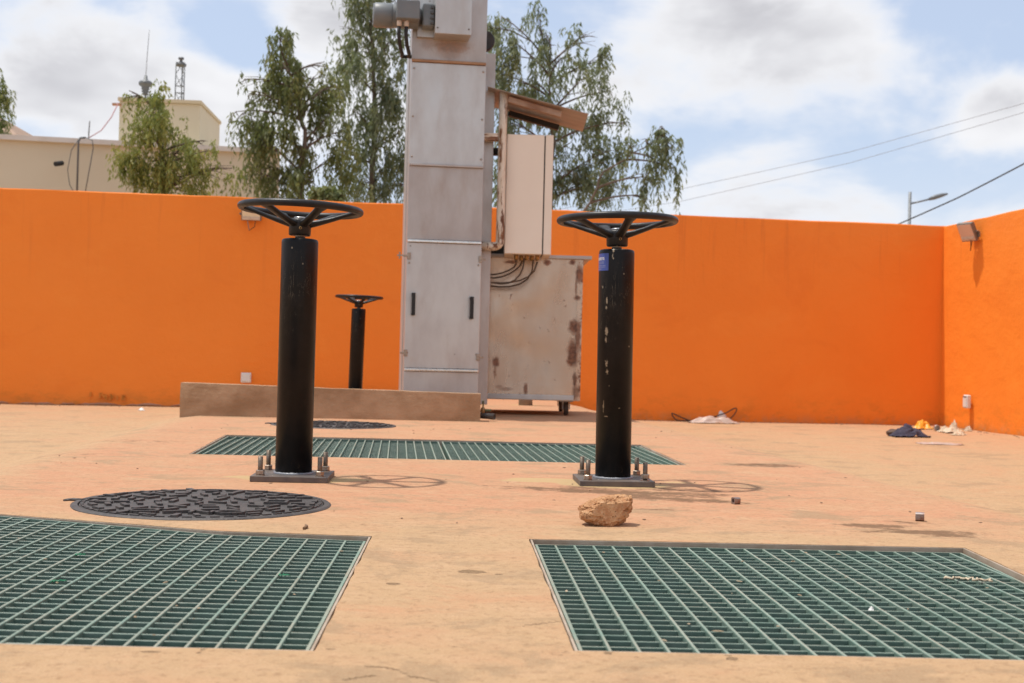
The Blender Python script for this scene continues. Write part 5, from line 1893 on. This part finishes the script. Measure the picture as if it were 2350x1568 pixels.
# ------------------------------------------------------------------ trees
def mat_leaf(name, c1, c2, c3):
    m = bpy.data.materials.new(name)
    m.use_nodes = True
    nt = m.node_tree
    nt.nodes.clear()
    rnd = nd(nt, 'ShaderNodeAttribute', attribute_name='shade').outputs['Fac']
    pos = nd(nt, 'ShaderNodeNewGeometry').outputs['Position']
    c = mixc(nt, ramp(nt, rnd, 0.0, 0.7, False), c1, c2)
    c = mixc(nt, ramp(nt, math_(nt, 'ADD', math_(nt, 'MULTIPLY', rnd, .5), noi(nt, pos, 1.4, 4)), 0.78, 1.02), c, c3)
    df = nd(nt, 'ShaderNodeBsdfPrincipled', {'Base Color': c, 'Roughness': 0.5, 'Specular IOR Level': 0.35})
    tr = nd(nt, 'ShaderNodeBsdfTranslucent', {'Color': mixc(nt, 0.5, c, (0.20, 0.24, 0.05))})
    mx = nd(nt, 'ShaderNodeMixShader', {0: 0.48, 1: df.outputs[0], 2: tr.outputs[0]})
    out = nt.nodes.new('ShaderNodeOutputMaterial')
    nt.links.new(mx.outputs[0], out.inputs[0])
    return m


MAT['bark'] = simple('pale_bark', (0.16, 0.12, 0.09), (0.09, 0.068, 0.05), 7, 0.9, 0, 0.4, 30, (1, 1, .3))
LEAF_A = mat_leaf('fresh_leaf', (0.18, 0.215, 0.05), (0.27, 0.295, 0.085), (0.42, 0.40, 0.12))
LEAF_B = mat_leaf('olive_leaf', (0.110, 0.138, 0.055), (0.19, 0.215, 0.088), (0.31, 0.30, 0.115))
LEAF_C = mat_leaf('grey_green_leaf', (0.130, 0.168, 0.100), (0.22, 0.255, 0.158), (0.32, 0.33, 0.16))


def tree(label, Y, trunk, clumps, mat, leaves, leaf=(0.105, 0.017), droop=0.55, seed=1, spread=1.0, cat='tree', name='tree', r0=0.075):
    """clumps: (x, y, rx, ry, weight) outlines in the picture, given depth and volume at distance Y"""
    rng = np.random.default_rng(seed)
    pr = random.Random(seed)
    k = Y / 2950.0
    base = at(trunk[0][0], trunk[0][1], Y); base.z = -0.55
    t = thing(name, label, cat, base)
    tp = [base.copy()] + [at(x, y, Y) for x, y in trunk[1:]]
    pts = []
    for i in range(len(tp) - 1):
        for s in range(6):
            pts.append(tp[i].lerp(tp[i + 1], s / 6) + Vector((pr.uniform(-.03, .03), pr.uniform(-.03, .03), 0)))
    pts.append(tp[-1])
    n = len(pts)
    b = MB(); b.tube([p - base for p in pts], [r0 * (1 - 0.82 * i / (n - 1)) for i in range(n)], 9)
    trunk_o = b.build('trunk', MAT['bark'], t)
    C = []
    for (x, y, rx, ry, w) in clumps:
        c = at(x, y, Y)
        c.y += pr.uniform(-0.8, 0.8) * spread * min(1.5, rx * k)
        C.append((c, rx * k, ry * k, w))
    # limbs to each clump
    lb = MB(); tw = MB()
    for (c, rx, rz, w) in C:
        cand = [p for p in pts if p.z < c.z + 0.2] or pts
        q = min(cand, key=lambda p: (p - c).length + 0.5 * max(0, p.z - c.z + rz))
        top = c + Vector((0, 0, rz * .55))
        midp = q.lerp(top, .5) + Vector((pr.uniform(-.1, .1), pr.uniform(-.1, .1), 0.12 * (q - top).length))
        path = [(q.lerp(midp, s / 5)).lerp(midp.lerp(top, s / 5), s / 5) for s in range(6)]
        lb.tube([p - base for p in path], [0.022 - 0.003 * s for s in range(6)], 6)
        for s in range(6):
            e = c + Vector((pr.uniform(-1, 1) * rx * .8, pr.uniform(-1, 1) * rx * .8, pr.uniform(-.5, .8) * rz))
            st = path[pr.randint(2, 5)]
            m_ = st.lerp(e, .5) + Vector((0, 0, .08 * (st - e).length))
            tw.tube([p - base for p in (st, st.lerp(m_, .6), m_, m_.lerp(e, .6), e)], [0.008, .007, .006, .004, .002], 5)
    o = lb.build('limbs', MAT['bark'], t); o['kind'] = 'stuff'
    o = tw.build('twigs', MAT['bark'], t); o['kind'] = 'stuff'
    # leaves on drooping strands
    wt = np.array([w * max(rx, .05) * max(rz, .05) for (_, rx, rz, w) in C]); wt /= wt.sum()
    per = 16
    ns = int(leaves / per)
    pick = rng.choice(len(C), ns, p=wt)
    cen = np.array([tuple(c[0]) for c in C])[pick]
    rad = np.array([(c[1], min(c[1], 1.3) * spread, c[2]) for c in C])[pick]
    # gather strands into sprays, leaving gaps between
    u = rng.normal(size=(ns, 3)); u /= np.linalg.norm(u, axis=1)[:, None]
    rr = rng.random(ns) ** (1 / 2.2)
    off = u * rr[:, None]
    nspr = 5
    sprays = rng.normal(size=(len(C), nspr, 3)); sprays /= np.linalg.norm(sprays, axis=2)[:, :, None]; sprays *= (rng.random((len(C), nspr, 1)) ** .45)
    sp = sprays[pick, rng.integers(0, nspr, ns)]
    mixf = 0.80
    off = sp * 0.92 + off * 0.08 + rng.normal(size=(ns, 3)) * np.array([0.13, 0.13, 0.20])
    start = cen + off * rad * 1.35
    start[:, 2] += 0.22 * rad[:, 2]
    hd = rng.random(ns) * 2 * np.pi
    L = (0.18 + 0.34 * rng.random(ns)) * (0.6 + droop)
    verts, shade = [], []
    tpar = np.linspace(0.05, 1, per)
    shs = rng.random(ns)
    for j in range(per):
        s = tpar[j] * L
        out = s * 0.40 * (1 - 0.35 * tpar[j])
        px = start[:, 0] + np.cos(hd) * out + rng.normal(size=ns) * .018
        py = start[:, 1] + np.sin(hd) * out + rng.normal(size=ns) * .018
        pz = start[:, 2] + 0.06 * np.sin(np.pi * min(1, tpar[j] * 1.6)) - s * droop * tpar[j] * 1.15 + rng.normal(size=ns) * .014
        P = np.stack([px, py, pz], 1)
        a2 = rng.random(ns) * 2 * np.pi
        hz = 0.55 - 0.3 * tpar[j]
        D = np.stack([np.cos(a2) * hz, np.sin(a2) * hz, -(0.35 + droop * rng.random(ns))], 1)
        D /= np.linalg.norm(D, axis=1)[:, None]
        S = np.cross(D, rng.normal(size=(ns, 3))); S /= np.linalg.norm(S, axis=1)[:, None]
        ln = leaf[0] * (0.65 + 0.7 * rng.random(ns))[:, None]
        wd = leaf[1] * (0.7 + 0.6 * rng.random(ns))[:, None]
        q = np.stack([P, P + D * ln * .45 + S * wd, P + D * ln, P + D * ln * .45 - S * wd], 1)
        verts.append(q.reshape(-1, 3))
        shade.append(np.clip(shs * .6 + .4 * rng.random(ns), 0, 1))
    V = np.concatenate(verts) - np.array(tuple(base))
    nf = len(V) // 4
    me = bpy.data.meshes.new('crown')
    me.vertices.add(len(V)); me.vertices.foreach_set('co', V.ravel().astype(np.float32))
    me.loops.add(nf * 4); me.loops.foreach_set('vertex_index', np.arange(nf * 4, dtype=np.int32))
    me.polygons.add(nf); me.polygons.foreach_set('loop_start', np.arange(0, nf * 4, 4, dtype=np.int32))
    at_ = me.attributes.new('shade', 'FLOAT', 'FACE')
    at_.data.foreach_set('value', np.concatenate(shade).astype(np.float32))
    me.materials.append(mat)
    me.update(calc_edges=True)
    link('crown', me, t)
    return t


tree('small fresh-green tree in front of the cream building', 19.0, [(375, 700), (372, 440), (368, 330), (345, 240)],
     [(345, 235, 42, 30, 1.0), (300, 222, 22, 20, .6), (355, 285, 58, 38, 1.2), (330, 320, 48, 36, 1.1), (395, 325, 45, 45, .9), (305, 375, 42, 34, .9), (365, 385, 65, 60, 1.3), (415, 370, 45, 40, .8), (350, 425, 55, 36, 1.3), (430, 425, 40, 28, .9),
      (480, 360, 26, 22, .45), (500, 400, 30, 30, .5), (530, 400, 22, 26, .7), (465, 400, 26, 20, .4), (470, 330, 18, 14, .35), (405, 440, 50, 25, 1.0), (270, 380, 16, 16, .3)],
     LEAF_A, 7500, (0.085, 0.012), 0.55, 3)
tree('olive-green tree left of the screen tower, beside the cream building', 22.0, [(690, 700), (688, 440), (700, 300), (660, 150)],
     [(645, 105, 36, 30, 1.2), (640, 150, 42, 40, 1.3), (660, 200, 52, 45, 1.3), (715, 190, 36, 36, 1.0), (620, 255, 48, 50, 1.2), (690, 260, 50, 55, 1.3), (740, 230, 36, 40, 1.0), (575, 235, 24, 32, .8), (570, 300, 26, 40, .8), (600, 340, 40, 45, 1.0),
      (660, 340, 50, 55, 1.3), (720, 330, 40, 55, 1.1), (600, 420, 36, 36, 1.0), (650, 420, 45, 42, 1.3), (710, 420, 40, 42, 1.2), (760, 290, 36, 55, .8), (770, 390, 40, 50, .8), (770, 215, 26, 34, .6), (790, 330, 30, 50, .6), (540, 270, 14, 24, .3), (560, 190, 20, 18, .35), (745, 160, 24, 24, .5), (585, 385, 24, 28, .7)],
     LEAF_B, 12500, (0.105, 0.0145), 0.75, 5)
tree('tall grey-green weeping tree directly left of the screen tower top', 24.0, [(850, 700), (856, 440), (862, 250), (850, 40), (840, -120)],
     [(800, 10, 42, 40, 1.0), (850, 20, 50, 45, 1.1), (905, 30, 40, 60, 1.0), (800, 80, 36, 40, .9), (830, 120, 48, 50, 1.1), (890, 130, 44, 55, 1.1), (800, 190, 36, 45, .9), (850, 210, 50, 55, 1.2), (910, 220, 34, 60, 1.1), (810, 280, 40, 50, .9),
      (870, 300, 46, 55, 1.1), (915, 330, 30, 55, 1.0), (830, 370, 40, 45, 1.1), (890, 400, 44, 50, 1.3), (840, 430, 45, 32, 1.3), (790, 420, 26, 36, .8), (860, -60, 80, 50, 1.0), (760, 360, 20, 30, .4), (930, 440, 30, 26, 1.0)],
     LEAF_C, 13000, (0.115, 0.0145), 0.85, 8)
tree('large grey-green tree spreading right behind the canopy and cabinet', 23.0, [(1260, 700), (1265, 460), (1270, 300), (1260, 150)],
     [(1150, 60, 34, 46, 1.1), (1170, 130, 44, 55, 1.2), (1150, 200, 40, 45, 1.1), (1215, 200, 45, 45, 1.1), (1235, 40, 34, 26, .8), (1255, 100, 42, 32, .8), (1290, 150, 50, 36, .9), (1345, 95, 36, 30, .8), (1375, 160, 40, 36, .9), (1330, 215, 55, 42, 1.0),
      (1400, 230, 34, 40, .8), (1290, 280, 50, 45, 1.0), (1370, 300, 55, 45, 1.0), (1310, 350, 50, 45, 1.1), (1385, 380, 45, 50, 1.0), (1300, 420, 45, 50, 1.3), (1355, 440, 50, 45, 1.3), (1415, 440, 34, 40, .9), (1240, 250, 36, 40, .9), (1425, 300, 26, 30, .5),
      (1150, 300, 30, 60, .9), (1160, 420, 30, 60, .8)],
     LEAF_C, 12500, (0.115, 0.0140), 0.65, 12)
tree('sparse thin tree whose drooping branches hang right of the large tree', 21.5, [(1330, 700), (1335, 500), (1385, 395), (1455, 352), (1525, 312)],
     [(1455, 345, 26, 20, .6), (1490, 330, 26, 22, .7), (1520, 320, 24, 22, .8), (1540, 350, 16, 32, .8), (1500, 380, 22, 30, .5), (1490, 430, 16, 40, .9), (1545, 395, 12, 22, .6), (1478, 462, 12, 20, .6), (1515, 300, 12, 16, .5)],
     LEAF_C, 1300, (0.12, 0.016), 0.85, 15, r0=0.028)
tree('fringe of a dark tree at the far left edge beyond the building', 30.0, [(-60, 700), (-60, 400), (-50, 250)],
     [(-10, 215, 20, 24, 1), (-20, 270, 34, 40, 1.2), (-70, 240, 50, 60, 1.2), (5, 285, 12, 18, .7)], LEAF_B, 3500, (0.12, 0.018), 0.6, 21)
tree('low leafy bush just showing above the wall between the two left trees', 17.5, [(757, 700), (757, 470)],
     [(748, 447, 16, 12, 1), (772, 449, 16, 11, 1)], LEAF_B, 900, (0.08, 0.022), 0.35, 25, cat='bush', name='bush')


# ------------------------------------------------------------------ street lamp and overhead wires
def build_street():
    Y = 46.0
    dk = simple('grey_pole', (0.20, 0.21, 0.22), None, 2, .5, .3)
    b0 = at(2087, 520, Y)
    t = thing('street_lamp', 'distant street lamp with one arm rising above the right part of the wall', 'street lamp', (b0.x, b0.y, -.5))
    top = at(2088.5, 441, Y)
    P = lambda x, y: at(x, y, Y) - Vector((b0.x, b0.y, -.5))
    b = MB(); b.cyl((0, 0, 0), (top - Vector((b0.x, b0.y, -.5))), 0.055, 10); b.build('pole', dk, t)
    b = MB(); b.tube([P(2088, 468), P(2110, 463), P(2135, 457)], 0.032, 8); b.build('arm', dk, t)
    b = MB(); b.tube([P(2132, 457.5), P(2145, 453), P(2162, 448), P(2175, 445)], [0.05, .085, .07, .03], 8); b.build('lamp_head', dk, t)

    def wire(label, pts, r, mat):
        fine = []
        for i in range(len(pts) - 1):
            for s in range(12):
                fine.append(pts[i].lerp(pts[i + 1], s / 12))
        fine.append(pts[-1])
        # gentle sag
        n = len(fine)
        fine = [p - Vector((0, 0, 0.05 * math.sin(math.pi * i / (n - 1)))) for i, p in enumerate(fine)]
        m = MB(); m.tube(fine, r, 6)
        tag(m.build('overhead_wire', mat), label, 'wire')
    wm = simple('pale_wire', (0.30, 0.31, 0.34), None, 2, .6)
    dkw = simple('dark_wire', (0.05, 0.052, 0.056), None, 2, .6)
    wire('upper of the two thin pale wires crossing the sky on the right', [at(1180, 497, 40), at(1560, 432, 38), at(1950, 345, 35), at(2350, 234, 32), at(2800, 90, 28)], 0.0065, wm)
    wire('lower of the two thin pale wires crossing the sky on the right', [at(1180, 522, 40), at(1560, 460, 38), at(1950, 370, 35), at(2350, 255, 32), at(2800, 105, 28)], 0.0065, wm)
    wire('thick dark wire rising steeply past the street lamp at upper right', [at(1980, 548, 30), at(2060, 512, 29), at(2200, 448, 27), at(2350, 372, 25), at(2700, 170, 21)], 0.015, dkw)


build_street()
